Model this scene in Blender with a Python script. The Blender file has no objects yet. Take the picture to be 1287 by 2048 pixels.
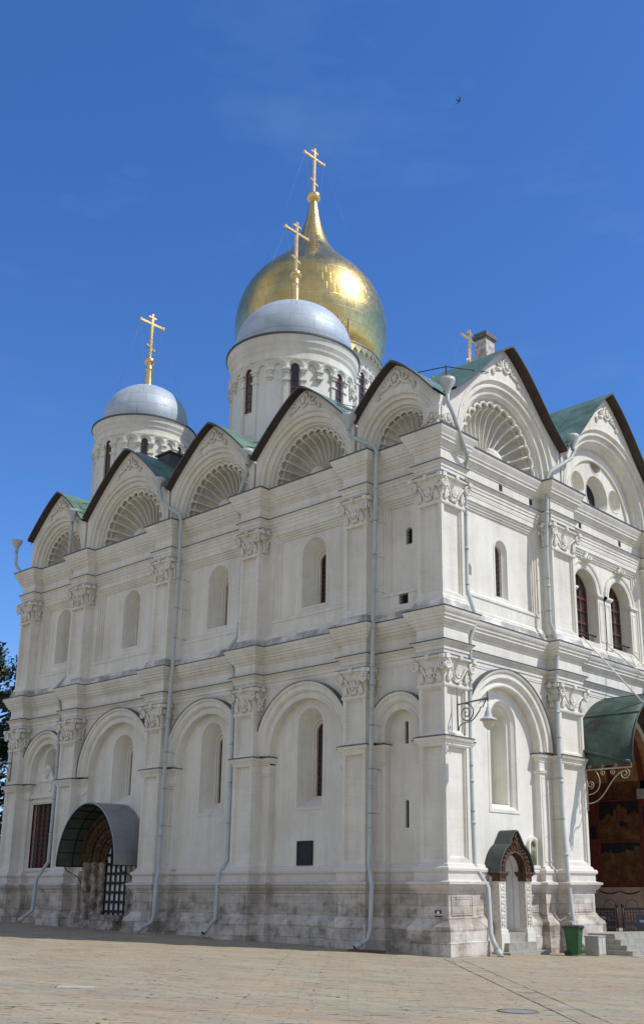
import bpy, bmesh, math, random
from math import sin, cos, pi, radians, sqrt, atan2, hypot
from mathutils import Vector, Matrix
from mathutils.geometry import tessellate_polygon
random.seed(11)
S = bpy.context.scene
COL = S.collection

# ------------------------------------------------------------------ camera, sky, sun, exposure
cd = bpy.data.cameras.new("camera"); cam = bpy.data.objects.new("camera", cd); COL.objects.link(cam)
S.camera = cam
cd.sensor_fit = 'HORIZONTAL'; cd.sensor_width = 36.0; cd.lens = 36.0 * 2114.5 / 1287
cd.shift_x = -0.0899; cd.shift_y = 0.1193
cd.clip_start = 0.1; cd.clip_end = 6000
_pi, _ya = 0.2762, 2.2931
_f = Vector((cos(_ya) * cos(_pi), sin(_ya) * cos(_pi), sin(_pi)))
_r = Vector((sin(_ya), -cos(_ya), 0)); _u = _r.cross(_f)
M = Matrix((_r, _u, -_f)).transposed().to_4x4(); M.translation = Vector((22.69, -29.195, 2.1807))
cam.matrix_world = M

SUN = Vector((1.0, 0.54, 1.38)).normalized()
sun_el = math.asin(SUN.z); sun_az = atan2(SUN.x, SUN.y)
W = bpy.data.worlds.new("World"); S.world = W; W.use_nodes = True
nt = W.node_tree; nt.nodes.clear()
wo = nt.nodes.new('ShaderNodeOutputWorld'); bg = nt.nodes.new('ShaderNodeBackground')
sky = nt.nodes.new('ShaderNodeTexSky'); sky.sky_type = 'NISHITA'; sky.sun_disc = False
sky.sun_elevation = sun_el; sky.sun_rotation = sun_az
sky.altitude = 150; sky.air_density = 1.0; sky.dust_density = 0.35; sky.ozone_density = 3.2
# faint high wisps of cloud, fixed to directions of the sky
tc = nt.nodes.new('ShaderNodeTexCoord'); mp = nt.nodes.new('ShaderNodeMapping')
mp.inputs['Scale'].default_value = (2.2, 2.2, 7.0); mp.inputs['Rotation'].default_value = (0.25, 0.1, 0.3)
nz = nt.nodes.new('ShaderNodeTexNoise'); nz.inputs['Scale'].default_value = 1.6; nz.inputs['Detail'].default_value = 7
nz.inputs['Roughness'].default_value = 0.6
rp = nt.nodes.new('ShaderNodeValToRGB'); rp.color_ramp.elements[0].position = 0.56; rp.color_ramp.elements[1].position = 0.95
rp.color_ramp.elements[1].color = (0.09, 0.09, 0.09, 1)
mx = nt.nodes.new('ShaderNodeMix'); mx.data_type = 'RGBA'; mx.inputs[7].default_value = (5.2, 6.4, 8.4, 1)
nt.links.new(tc.outputs['Generated'], mp.inputs['Vector']); nt.links.new(mp.outputs[0], nz.inputs['Vector'])
nt.links.new(nz.outputs[0], rp.inputs[0]); nt.links.new(rp.outputs[0], mx.inputs[0])
hs = nt.nodes.new('ShaderNodeHueSaturation'); hs.inputs['Saturation'].default_value = 1.23
nt.links.new(sky.outputs[0], hs.inputs['Color']); tn = nt.nodes.new('ShaderNodeMix'); tn.data_type = 'RGBA'; tn.blend_type = 'MULTIPLY'; tn.inputs[0].default_value = 1.0; tn.inputs[7].default_value = (0.93, 0.96, 1.20, 1)
nt.links.new(hs.outputs[0], tn.inputs[6]); nt.links.new(tn.outputs[2], mx.inputs[6])
# added white cloud in the unseen sky behind the camera, brightens the shaded facade
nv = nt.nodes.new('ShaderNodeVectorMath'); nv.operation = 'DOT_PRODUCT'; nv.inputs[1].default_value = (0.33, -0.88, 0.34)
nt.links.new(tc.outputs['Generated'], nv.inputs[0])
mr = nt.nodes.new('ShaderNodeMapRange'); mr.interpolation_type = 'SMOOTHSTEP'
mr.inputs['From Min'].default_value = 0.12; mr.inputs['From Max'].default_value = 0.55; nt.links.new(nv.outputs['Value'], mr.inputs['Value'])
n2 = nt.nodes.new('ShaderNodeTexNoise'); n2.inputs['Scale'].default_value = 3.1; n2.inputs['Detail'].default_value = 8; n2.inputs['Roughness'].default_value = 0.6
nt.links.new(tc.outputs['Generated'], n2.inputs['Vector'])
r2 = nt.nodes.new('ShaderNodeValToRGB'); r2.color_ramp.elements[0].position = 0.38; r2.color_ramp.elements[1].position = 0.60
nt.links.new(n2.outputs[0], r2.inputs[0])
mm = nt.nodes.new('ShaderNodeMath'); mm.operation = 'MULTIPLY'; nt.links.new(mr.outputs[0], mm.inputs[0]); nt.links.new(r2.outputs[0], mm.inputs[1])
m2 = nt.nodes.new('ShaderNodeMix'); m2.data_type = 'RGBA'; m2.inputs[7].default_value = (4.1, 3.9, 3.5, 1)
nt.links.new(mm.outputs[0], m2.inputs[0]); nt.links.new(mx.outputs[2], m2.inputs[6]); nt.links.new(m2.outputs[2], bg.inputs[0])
bg.inputs[1].default_value = 0.147
nt.links.new(bg.outputs[0], wo.inputs[0])
sl = bpy.data.lights.new("sun", 'SUN'); sl.energy = 3.6; sl.angle = radians(0.53); sl.color = (1.0, 0.95, 0.87)
so = bpy.data.objects.new("sun", sl); COL.objects.link(so)
so.rotation_euler = SUN.to_track_quat('Z', 'Y').to_euler()
S.view_settings.view_transform = 'Standard'; S.view_settings.look = 'None'
S.view_settings.exposure = 0.0; S.view_settings.gamma = 1.0
S.cycles.max_bounces = 8; S.cycles.diffuse_bounces = 4

# ------------------------------------------------------------------ materials
class N:
    def __init__(s, name):
        s.m = bpy.data.materials.new(name); s.m.use_nodes = True
        s.t = s.m.node_tree; s.b = s.t.nodes['Principled BSDF']
        s.pos = s.t.nodes.new('ShaderNodeNewGeometry').outputs['Position']
    def node(s, k, **kw):
        n = s.t.nodes.new(k)
        for a, v in kw.items(): setattr(n, a, v)
        return n
    def link(s, a, b): s.t.links.new(a, b)
    def mapped(s, scale=(1, 1, 1), rot=(0, 0, 0), vec=None):
        n = s.node('ShaderNodeMapping'); n.inputs['Scale'].default_value = scale; n.inputs['Rotation'].default_value = rot
        s.link(vec or s.pos, n.inputs['Vector']); return n.outputs[0]
    def noise(s, scale, detail=5, rough=0.6, vec=None):
        n = s.node('ShaderNodeTexNoise'); n.inputs['Scale'].default_value = scale
        n.inputs['Detail'].default_value = detail; n.inputs['Roughness'].default_value = rough
        s.link(vec or s.pos, n.inputs['Vector']); return n.outputs[0]
    def ramp(s, f, stops):
        n = s.node('ShaderNodeValToRGB'); e = n.color_ramp.elements
        while len(e) < len(stops): e.new(0.5)
        for k, (p, c) in zip(e, stops):
            k.position = p; k.color = (c[0], c[1], c[2], 1) if isinstance(c, tuple) else (c, c, c, 1)
        s.link(f, n.inputs[0]); return n.outputs[0]
    def mix(s, a, b, f, mode='MIX'):
        n = s.node('ShaderNodeMix', data_type='RGBA', blend_type=mode)
        for sock, v in ((n.inputs[0], f), (n.inputs[6], a), (n.inputs[7], b)):
            if isinstance(v, (int, float)): sock.default_value = v
            elif isinstance(v, tuple): sock.default_value = (*v, 1)
            else: s.link(v, sock)
        return n.outputs[2]
    def bump(s, h, strength=0.3, dist=0.02, prev=None):
        n = s.node('ShaderNodeBump'); n.inputs['Strength'].default_value = strength; n.inputs['Distance'].default_value = dist
        s.link(h, n.inputs['Height'])
        if prev: s.link(prev, n.inputs['Normal'])
        return n.outputs[0]
    def out(s, col=None, rough=0.7, metal=0.0, normal=None, spec=None):
        if isinstance(col, tuple): s.b.inputs['Base Color'].default_value = (*col, 1)
        elif col: s.link(col, s.b.inputs['Base Color'])
        if isinstance(rough, (int, float)): s.b.inputs['Roughness'].default_value = rough
        else: s.link(rough, s.b.inputs['Roughness'])
        s.b.inputs['Metallic'].default_value = metal
        if spec is not None: s.b.inputs['Specular IOR Level'].default_value = spec
        if normal: s.link(normal, s.b.inputs['Normal'])
        return s.m

def facade_vec(n):
    # (x+y, z): runs along either facade, so courses stay level on both
    sx = n.node('ShaderNodeSeparateXYZ'); n.link(n.pos, sx.inputs[0])
    ad = n.node('ShaderNodeMath', operation='ADD'); n.link(sx.outputs[0], ad.inputs[0]); n.link(sx.outputs[1], ad.inputs[1])
    cb = n.node('ShaderNodeCombineXYZ'); n.link(ad.outputs[0], cb.inputs[0]); n.link(sx.outputs[2], cb.inputs[1])
    return cb.outputs[0]

def bricks(n, vec, w, h, mortar=0.012, c1=(1, 1, 1), c2=(0.8, 0.8, 0.8), cm=(0, 0, 0), off=0.5):
    b = n.node('ShaderNodeTexBrick'); b.offset = off
    b.inputs['Scale'].default_value = 1.0; b.inputs['Brick Width'].default_value = w; b.inputs['Row Height'].default_value = h
    b.inputs['Mortar Size'].default_value = mortar; b.inputs['Mortar Smooth'].default_value = 0.4
    b.inputs['Color1'].default_value = (*c1, 1); b.inputs['Color2'].default_value = (*c2, 1); b.inputs['Mortar'].default_value = (*cm, 1)
    n.link(vec, b.inputs['Vector']); return b

def m_wall():
    n = N('limewashed_brick'); v = facade_vec(n)
    wob = n.noise(1.3, 3, 0.5)
    vv = n.node('ShaderNodeVectorMath', operation='ADD'); sc = n.node('ShaderNodeVectorMath', operation='SCALE'); sc.inputs['Scale'].default_value = 0.05
    cw = n.node('ShaderNodeCombineXYZ'); n.link(wob, cw.inputs[0]); n.link(wob, cw.inputs[1])
    n.link(cw.outputs[0], sc.inputs[0]); n.link(v, vv.inputs[0]); n.link(sc.outputs[0], vv.inputs[1])
    br = bricks(n, vv.outputs[0], 0.34, 0.105, 0.012, (1, 1, 1), (0.93, 0.93, 0.93), (0.72, 0.72, 0.72))
    big = n.ramp(n.noise(0.35, 6, 0.62), [(0.3, (0.69, 0.665, 0.585)), (0.55, (0.80, 0.785, 0.70)), (0.8, (0.835, 0.825, 0.755))])
    st = n.ramp(n.noise(1.0, 6, 0.65, n.mapped((2.2, 2.2, 0.16))), [(0.42, 0.86), (0.56, 1.0)])
    pat = n.ramp(n.noise(2.6, 6, 0.7), [(0.32, 0.90), (0.5, 1.0)])
    c = n.mix(big, st, 0.55, 'MULTIPLY'); c = n.mix(c, pat, 0.7, 'MULTIPLY'); c = n.mix(c, br.outputs[0], 0.10, 'MULTIPLY')
    nb = n.bump(br.outputs[0], 0.22, 0.01); nb = n.bump(n.noise(9, 6, 0.7), 0.22, 0.015, nb)
    return n.out(c, 0.88, 0, nb, 0.2)

def m_trim():
    n = N('limewashed_stone')
    big = n.ramp(n.noise(0.5, 6, 0.62), [(0.3, (0.675, 0.645, 0.56)), (0.55, (0.785, 0.765, 0.68)), (0.8, (0.82, 0.81, 0.74))])
    st = n.ramp(n.noise(1.0, 7, 0.7, n.mapped((0.6, 0.6, 9.0))), [(0.36, 0.80), (0.52, 1.0)])
    v2 = n.ramp(n.noise(1.2, 6, 0.65, n.mapped((2.5, 2.5, 0.2))), [(0.40, 0.84), (0.55, 1.0)])
    c = n.mix(big, st, 0.32, 'MULTIPLY'); c = n.mix(c, v2, 0.5, 'MULTIPLY')
    nb = n.bump(n.noise(11, 6, 0.7), 0.3, 0.015); nb = n.bump(st, 0.15, 0.01, nb)
    return n.out(c, 0.88, 0, nb, 0.2)

def m_ledge():
    n = N('rain_stained_ledge_stone')
    a = n.ramp(n.noise(0.9, 7, 0.68), [(0.36, (0.33, 0.33, 0.31)), (0.47, (0.50, 0.49, 0.45)), (0.58, (0.78, 0.765, 0.70))])
    b = n.ramp(n.noise(1.0, 6, 0.7, n.mapped((0.8, 0.8, 8.0))), [(0.36, 0.7), (0.55, 1.0)])
    return n.out(n.mix(a, b, 0.7, 'MULTIPLY'), 0.9, 0, n.bump(n.noise(9, 6, 0.7), 0.35, 0.02), 0.2)

def m_plinth():
    n = N('weathered_limestone_blocks'); v = facade_vec(n)
    br = bricks(n, v, 0.82, 0.40, 0.008, (0.70, 0.645, 0.56), (0.46, 0.42, 0.36), (0.25, 0.215, 0.185), 0.43)
    br.inputs['Bias'].default_value = -0.25
    d = n.ramp(n.noise(1.1, 8, 0.68), [(0.38, (0.22, 0.19, 0.17)), (0.50, (0.62, 0.57, 0.53)), (0.62, (1.0, 0.98, 0.95))])
    wash = n.ramp(n.noise(0.8, 7, 0.66, n.mapped((1, 1, 1.8))), [(0.47, 0.0), (0.60, 0.65)])
    dk = n.ramp(n.noise(3.4, 7, 0.7), [(0.33, 0.55), (0.48, 1.0)])
    b3 = bricks(n, v, 0.82, 0.40, 0.0, (1, 1, 1), (0.40, 0.36, 0.33), (1, 1, 1), 0.43); b3.inputs['Bias'].default_value = -0.45
    b3.squash = 0.8; b3.squash_frequency = 3
    c = n.mix(br.outputs[0], b3.outputs[0], 0.8, 'MULTIPLY'); c = n.mix(c, d, 0.55, 'MULTIPLY'); c = n.mix(c, (0.66, 0.63, 0.57), wash); c = n.mix(c, dk, 0.8, 'MULTIPLY')
    sx = n.node('ShaderNodeSeparateXYZ'); n.link(n.pos, sx.inputs[0])
    ex = n.node('ShaderNodeMath', operation='MULTIPLY_ADD'); n.link(n.noise(1.6, 5, 0.6), ex.inputs[0]); ex.inputs[1].default_value = 1.6; n.link(sx.outputs[2], ex.inputs[2])
    up = n.ramp(ex.outputs[0], [(0.0, 0.0), (1.0, 1.0)])
    mr = n.node('ShaderNodeMapRange'); mr.inputs['From Min'].default_value = 2.3; mr.inputs['From Max'].default_value = 3.5
    n.link(ex.outputs[0], mr.inputs['Value'])
    c = n.mix(c, (0.70, 0.66, 0.60), mr.outputs[0])
    nb = n.bump(br.outputs[0], 0.5, 0.03); nb = n.bump(n.noise(5, 8, 0.72), 0.6, 0.04, nb)
    return n.out(c, 0.92, 0, nb, 0.15)

def m_simple(name, c, rough=0.6, metal=0.0, var=0.12, sc=3.0, bump=0.12, bsc=25, spec=None):
    n = N(name)
    lo = tuple(x * (1 - var) for x in c); hi = tuple(min(1, x * (1 + var)) for x in c)
    col = n.ramp(n.noise(sc, 6, 0.65), [(0.33, lo), (0.67, hi)])
    rr = n.ramp(n.noise(sc * 2.3, 5), [(0.3, max(0, rough - 0.08)), (0.7, min(1, rough + 0.08))])
    return n.out(col, rr, metal, n.bump(n.noise(bsc, 5), bump, 0.01), spec)

def m_sheet(name, c1, c2, rough, metal, w, h, rad=None, seam=0.5, wav=0.25):
    # sheet metal with seams; rad = (cx, cy): panels wrap round a vertical axis
    n = N(name)
    sx = n.node('ShaderNodeSeparateXYZ'); n.link(n.pos, sx.inputs[0])
    if rad:
        a = n.node('ShaderNodeMath', operation='SUBTRACT'); n.link(sx.outputs[0], a.inputs[0]); a.inputs[1].default_value = rad[0]
        b = n.node('ShaderNodeMath', operation='SUBTRACT'); n.link(sx.outputs[1], b.inputs[0]); b.inputs[1].default_value = rad[1]
        t = n.node('ShaderNodeMath', operation='ARCTAN2'); n.link(b.outputs[0], t.inputs[0]); n.link(a.outputs[0], t.inputs[1])
        k = n.node('ShaderNodeMath', operation='MULTIPLY'); n.link(t.outputs[0], k.inputs[0]); k.inputs[1].default_value = rad[2]
        cb = n.node('ShaderNodeCombineXYZ'); n.link(k.outputs[0], cb.inputs[0]); n.link(sx.outputs[2], cb.inputs[1]); v = cb.outputs[0]
    else:
        v = facade_vec(n)
    br = bricks(n, v, w, h, 0.012, (1, 1, 1), (0.82, 0.82, 0.82), (0.35, 0.35, 0.35), 0.5)
    col = n.ramp(n.noise(1.1, 6, 0.65), [(0.35, c1), (0.65, c2)])
    col = n.mix(col, br.outputs[0], seam, 'MULTIPLY')
    r = n.ramp(n.noise(4, 5), [(0.3, max(0.02, rough - 0.07)), (0.7, rough + 0.1)])
    nb = n.bump(br.outputs[0], 0.25, 0.02); nb = n.bump(n.noise(1.8, 4), wav, 0.12, nb)
    return n.out(col, r, metal, nb)

def m_paving():
    n = N('sandstone_setts')
    mv = n.mapped((1, 1, 1), (0, 0, radians(-43)))
    wob = n.noise(0.9, 3, 0.5)
    vv = n.node('ShaderNodeVectorMath', operation='ADD'); cw = n.node('ShaderNodeCombineXYZ')
    mm = n.node('ShaderNodeMath', operation='MULTIPLY'); n.link(wob, mm.inputs[0]); mm.inputs[1].default_value = 0.22
    n.link(mm.outputs[0], cw.inputs[0]); n.link(mm.outputs[0], cw.inputs[1]); n.link(mv, vv.inputs[0]); n.link(cw.outputs[0], vv.inputs[1])
    br = bricks(n, vv.outputs[0], 0.95, 0.28, 0.010, (0.435, 0.38, 0.28), (0.365, 0.33, 0.252), (0.27, 0.235, 0.18), 0.37)
    br2 = bricks(n, vv.outputs[0], 1.9, 0.56, 0.0, (1.04, 0.95, 0.85), (0.95, 1.0, 0.98), (1, 1, 1), 0.37)
    gaps = bricks(n, vv.outputs[0], 1.7, 0.28, 0.042, (1, 1, 1), (1, 1, 1), (0.20, 0.165, 0.13), 0.29)
    gm = n.ramp(n.noise(1.0, 7, 0.75, n.mapped((0.9, 3.4, 1), (0, 0, radians(-43)))), [(0.545, 0.0), (0.585, 1.0)])
    lite = n.ramp(n.noise(1.0, 7, 0.72, n.mapped((0.5, 3.0, 1), (0, 0, radians(-43)))), [(0.35, (0.78, 0.76, 0.74)), (0.5, (0.98, 0.97, 0.96)), (0.68, (1.16, 1.10, 1.0))])
    d = n.ramp(n.noise(0.45, 7, 0.65), [(0.3, (0.86, 0.84, 0.82)), (0.6, (1.0, 1.0, 1.0))])
    f = n.ramp(n.noise(14, 6, 0.7), [(0.3, 0.80), (0.65, 1.06)])
    c = n.mix(br.outputs[0], br2.outputs[0], 0.9, 'MULTIPLY'); c = n.mix(c, d, 0.8, 'MULTIPLY'); c = n.mix(c, f, 0.8, 'MULTIPLY'); c = n.mix(c, lite, 0.62, 'MULTIPLY')
    c = n.mix(c, n.mix(c, gaps.outputs[0], 1.0, 'MULTIPLY'), gm)
    nb = n.bump(br.outputs[0], 0.2, 0.012); nb = n.bump(gaps.outputs[0], 0.2, 0.02, nb); nb = n.bump(n.noise(12, 6, 0.7), 0.35, 0.03, nb); nb = n.bump(lite, 0.25, 0.03, nb)
    return n.out(c, 0.85, 0, nb, 0.25)

def m_fresco():
    n = N('darkened_fresco')
    a = n.ramp(n.noise(1.7, 8, 0.7), [(0.3, (0.07, 0.032, 0.016)), (0.5, (0.16, 0.075, 0.035)), (0.68, (0.27, 0.15, 0.07))])
    b = n.ramp(n.noise(6.0, 7, 0.75, n.mapped((1, 1, 2.4))), [(0.36, 0.35), (0.6, 1.0)])
    return n.out(n.mix(a, b, 0.8, 'MULTIPLY'), 0.9, 0, n.bump(n.noise(20, 5), 0.2, 0.01), 0.1)

def m_leaf(name, c):
    n = N(name)
    col = n.ramp(n.noise(0.7, 4), [(0.35, tuple(x * 0.6 for x in c)), (0.65, tuple(x * 1.4 for x in c))])
    n.b.inputs['Subsurface Weight'].default_value = 0.0
    return n.out(col, 0.6)

MWALL, MTRIM, MPL, MLEDGE = m_wall(), m_trim(), m_plinth(), m_ledge()
MDARK = m_simple('dark_opening', (0.02, 0.018, 0.016), 0.8)
MFLASH = m_simple('dark_sheet_flashing', (0.10, 0.10, 0.095), 0.5, 0.3)
MPIPE = m_simple('pale_grey_painted_pipe', (0.47, 0.51, 0.50), 0.5, 0.0, 0.08, 2, 0.08)
MGREEN = m_sheet('green_painted_roof_sheet', (0.075, 0.145, 0.11), (0.16, 0.275, 0.205), 0.5, 0.0, 0.9, 0.55)
MCOPPER = m_sheet('patinated_copper', (0.035, 0.04, 0.034), (0.065, 0.125, 0.097), 0.55, 0.1, 1.3, 0.85)
MSOFF = m_sheet('brown_soffit_boards', (0.045, 0.032, 0.025), (0.075, 0.055, 0.043), 0.7, 0.0, 1.2, 0.22)
MIRON = m_simple('black_iron', (0.012, 0.012, 0.013), 0.5, 0.4)
MGOLD = m_simple('gold_leaf', (0.88, 0.62, 0.26), 0.3, 1.0, 0.08, 3, 0.1)
MBROWN = m_simple('red_brown_window_paint', (0.13, 0.045, 0.028), 0.5)
MGLASS = m_simple('dark_window_glass', (0.035, 0.045, 0.055), 0.08, 0.0, 0.3, 1.5, 0.05, 6)
MFRES = m_fresco()
MCURT = m_simple('curtained_window_glass', (0.15, 0.17, 0.17), 0.12, 0.0, 0.5, 1.3, 0.05, 6)
MRED = m_simple('red_fresco_border', (0.15, 0.028, 0.016), 0.85, 0, 0.35, 4)
MORANGE = m_simple('orange_fresco', (0.33, 0.17, 0.075), 0.85, 0, 0.4, 2.5)
MBLK = m_simple('black_fresco_sky', (0.012, 0.011, 0.012), 0.9, 0, 0.4, 4)
MDADO = m_simple('pale_pink_dado', (0.42, 0.31, 0.25), 0.85, 0, 0.15, 3)
MZINC = m_sheet('grey_zinc_sheet', (0.27, 0.285, 0.30), (0.35, 0.365, 0.38), 0.45, 0.55, 3.0, 0.62, seam=0.35)
MGRAN = m_simple('grey_granite', (0.34, 0.33, 0.28), 0.8, 0, 0.22, 5, 0.2)
MWHITE = m_simple('white_paint', (0.78, 0.77, 0.74), 0.5, 0, 0.05)
MPAVE = m_paving()

# ------------------------------------------------------------------ mesh helpers
FL = lambda u, d, z: (-u, -d, z)         # long (left) facade: u runs away from the corner
FR = lambda u, d, z: (d, u, z)           # short (right) facade
WT = lambda x, y, z: (x, y, z)
def polar(cx, cy, R):
    return lambda u, d, z: (cx + (R + d) * cos(u / R), cy + (R + d) * sin(u / R), z)

class MB:
    def __init__(s): s.v = []; s.f = []; s.m = []; s.s = []
    def add(s, vs, fs, mi=0, sm=False):
        o = len(s.v); s.v += [tuple(v) for v in vs]
        for f in fs: s.f.append([i + o for i in f]); s.m.append(mi); s.s.append(sm)
        return s
    def box(s, T, u0, u1, d0, d1, z0, z1, mi=0):
        vs = [T(u, d, z) for z in (z0, z1) for d in (d0, d1) for u in (u0, u1)]
        return s.add(vs, [(0, 1, 3, 2), (4, 6, 7, 5), (0, 4, 5, 1), (2, 3, 7, 6), (0, 2, 6, 4), (1, 5, 7, 3)], mi)
    def grid(s, rows, mi=0, closed=False, sm=False, cc=False):
        n = len(rows[0]); vs = [p for r in rows for p in r]; fs = []
        R = len(rows)
        for i in range(R if cc else R - 1):
            for j in range(n if closed else n - 1):
                a, b = i * n + j, i * n + (j + 1) % n; k = ((i + 1) % R) * n
                fs.append((a, b, k + (j + 1) % n, k + j))
        return s.add(vs, fs, mi, sm)
    def plate(s, T, outer, holes, d, mi=0):
        loops = [outer] + list(holes)
        pts = [p for l in loops for p in l]
        tris = tessellate_polygon([[Vector((p[0], p[1], 0)) for p in l] for l in loops])
        return s.add([T(p[0], d, p[1]) for p in pts], [tuple(t) for t in tris], mi)
    def rim(s, T, loop, d0, d1, mi=0, closed=True):
        return s.grid([[T(p[0], d0, p[1]) for p in loop], [T(p[0], d1, p[1]) for p in loop]], mi, closed)
    def slab(s, T, outer, d0, d1, mi=0, holes=()):
        s.plate(T, outer, holes, d1, mi); s.plate(T, outer, holes, d0, mi); s.rim(T, outer, d0, d1, mi)
        for h in holes: s.rim(T, h, d0, d1, mi)
        return s
    def loft(s, T, loops, mi=0):             # loops: [(list of (u,z), d), ...]
        return s.grid([[T(p[0], d, p[1]) for p in l] for l, d in loops], mi, True)
    def tube(s, pts, r, n=6, mi=0, sm=True):
        P = [Vector(p) for p in pts]; rows = []
        rs = r if isinstance(r, (list, tuple)) else [r] * len(P)
        prev = None
        for i, p in enumerate(P):
            t = (P[min(i + 1, len(P) - 1)] - P[max(i - 1, 0)]).normalized()
            if prev is None:
                a = Vector((0, 0, 1)) if abs(t.z) < 0.9 else Vector((1, 0, 0))
                x = t.cross(a).normalized()
            else:
                x = (prev - t * prev.dot(t)); x = x.normalized() if x.length > 1e-6 else t.orthogonal().normalized()
            prev = x; y = t.cross(x)
            rows.append([p + (x * cos(2 * pi * k / n) + y * sin(2 * pi * k / n)) * rs[i] for k in range(n)])
        s.grid(rows, mi, True, sm)
        s.add(rows[0], [tuple(range(n))], mi); return s.add(rows[-1], [tuple(range(n))], mi)
    def lathe(s, c, prof, n=48, mi=0, sm=True, a0=0.0, a1=2 * pi):
        full = abs(a1 - a0 - 2 * pi) < 1e-6; k = n if full else n + 1
        rows = [[(c[0] + r * cos(a0 + (a1 - a0) * i / n), c[1] + r * sin(a0 + (a1 - a0) * i / n), c[2] + z) for i in range(k)] for r, z in prof]
        return s.grid(rows, mi, full, sm)
    def sweep(s, path, prof, mi=0, caps=True):   # plan path (x,y); outward = right-hand side; prof (offset, z[, mi])
        P = [Vector(p) for p in path]; n = len(P); mit = []
        for i in range(n):
            d1 = (P[i] - P[i - 1]).normalized() if i else None
            d2 = (P[i + 1] - P[i]).normalized() if i < n - 1 else None
            n1 = Vector((d1.y, -d1.x)) if d1 else None; n2 = Vector((d2.y, -d2.x)) if d2 else None
            if n1 is None: m = n2
            elif n2 is None: m = n1
            else: m = (n1 + n2) / max(1e-4, 1 + n1.dot(n2))
            mit.append(m)
        rows = [[(P[i].x + mit[i].x * q[0], P[i].y + mit[i].y * q[0], q[1]) for i in range(n)] for q in prof]
        for a in range(len(prof) - 1):
            s.grid(rows[a:a + 2], prof[a][2] if len(prof[a]) > 2 else mi)
        if caps:
            for e in (0, n - 1):
                s.add([r[e] for r in rows], [tuple(range(len(rows)))], mi)
        return s
    def arch(s, T, uc, zc, zb, prof, n=32, mi=0, sx=1.0):  # prof (r, d[, mi]) swept round a semicircle with legs down to zb
        rows = []
        for q in prof:
            r, d = q[0], q[1]; row = []
            if zb is not None and zb < zc: row.append(T(uc + r * sx, d, zb))
            row += [T(uc + r * sx * cos(pi * i / n), d, zc + r * sin(pi * i / n)) for i in range(n + 1)]
            if zb is not None and zb < zc: row.append(T(uc - r * sx, d, zb))
            rows.append(row)
        for a in range(len(prof) - 1): s.grid(rows[a:a + 2], prof[a][2] if len(prof[a]) > 2 else mi)
        return s
    def build(s, name, mats, parent=None, fix=True):
        me = bpy.data.meshes.new(name); me.from_pydata(s.v, [], s.f)
        for m in (mats if isinstance(mats, (list, tuple)) else [mats]): me.materials.append(m)
        me.polygons.foreach_set('material_index', s.m); me.polygons.foreach_set('use_smooth', s.s)
        if fix:
            bm = bmesh.new(); bm.from_mesh(me)
            bmesh.ops.remove_doubles(bm, verts=bm.verts, dist=1e-5)
            bmesh.ops.recalc_face_normals(bm, faces=bm.faces); bm.to_mesh(me); bm.free()
        me.update()
        o = bpy.data.objects.new(name, me); COL.objects.link(o)
        if parent: o.parent = parent; o.matrix_parent_inverse = Matrix.Identity(4)
        return o

def tag(o, label=None, cat=None, group=None, kind=None):
    if label: o['label'] = label
    if cat: o['category'] = cat
    if group: o['group'] = group
    if kind: o['kind'] = kind
    return o
def thing(name, label, cat, loc=(0, 0, 0), group=None):
    o = bpy.data.objects.new(name, None); o.location = loc; o.empty_display_size = 0.3; COL.objects.link(o)
    return tag(o, label, cat, group)
def rect(u0, u1, z0, z1): return [(u0, z0), (u1, z0), (u1, z1), (u0, z1)]
def archloop(uc, w, z0, zs, n=20, h=None):
    h = h or w
    return [(uc - w, z0), (uc + w, z0)] + [(uc + w * cos(pi * i / n), zs + h * sin(pi * i / n)) for i in range(n + 1)]
def circ(uc, zc, r, n=28): return [(uc + r * cos(2 * pi * i / n), zc + r * sin(2 * pi * i / n)) for i in range(n)]
def spiral(T, uc, zc, d, r0, r1, a0, turns, n=26):
    return [T(uc + (r0 + (r1 - r0) * t) * cos(a0 + 2 * pi * turns * t), d, zc + (r0 + (r1 - r0) * t) * sin(a0 + 2 * pi * turns * t)) for t in [i / (n - 1) for i in range(n)]]
def bez(a, b, c, d, n=12):
    o = []
    for i in range(n + 1):
        t = i / n; q = 1 - t
        o.append(tuple(q ** 3 * a[k] + 3 * q * q * t * b[k] + 3 * q * t * t * c[k] + t ** 3 * d[k] for k in range(len(a))))
    return o
def gz(x, y):
    return -0.02 * max(-45, min(45, x)) - 0.025 * max(-45, min(45, y))

# ------------------------------------------------------------------ ground
ts = sorted(set([-900, -500, -250, -120, -80] + list(range(-60, 61, 3)) + [80, 120, 250, 500, 900] + [-45, 45]))
g = MB(); g.grid([[(x, y, gz(x, y)) for x in ts] for y in ts]); tag(g.build('ground', MPAVE), kind='structure')

# narrow course of long slabs that crosses the square from the corner of the building
sa, sb = Vector((1.0, -1.1)), Vector((15.5, -15.4)); sd = (sb - sa).normalized(); sn = Vector((-sd.y, sd.x))
def strip(u0, u1, dz):
    rows = []
    for i in range(41):
        p = sa.lerp(sb, i / 40); rows.append([(q.x, q.y, gz(q.x, q.y) + dz) for q in (p + sn * u0, p + sn * u1)])
    return rows
n = N('worn_slab_course'); b = MB(); b.grid(strip(-.26, .26, .004)); tag(b.build('path', MPAVE), kind='structure')
n = N('open_joint'); jm = n.ramp(n.noise(1.3, 5, .7), [(.42, (.36, .31, .24)), (.55, (.10, .085, .07))]); MJOINT = n.out(jm, .95)
b = MB(); b.grid(strip(-.285, -.255, .008)); b.grid(strip(.255, .285, .008))
for i in range(17): p = sa + sd * (.9 + i * 1.17); b.add([(q.x, q.y, gz(q.x, q.y) + .008) for q in (p - sn * .25, p + sn * .25, p + sn * .25 + sd * .02, p - sn * .25 + sd * .02)], [(0, 1, 2, 3)])
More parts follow.
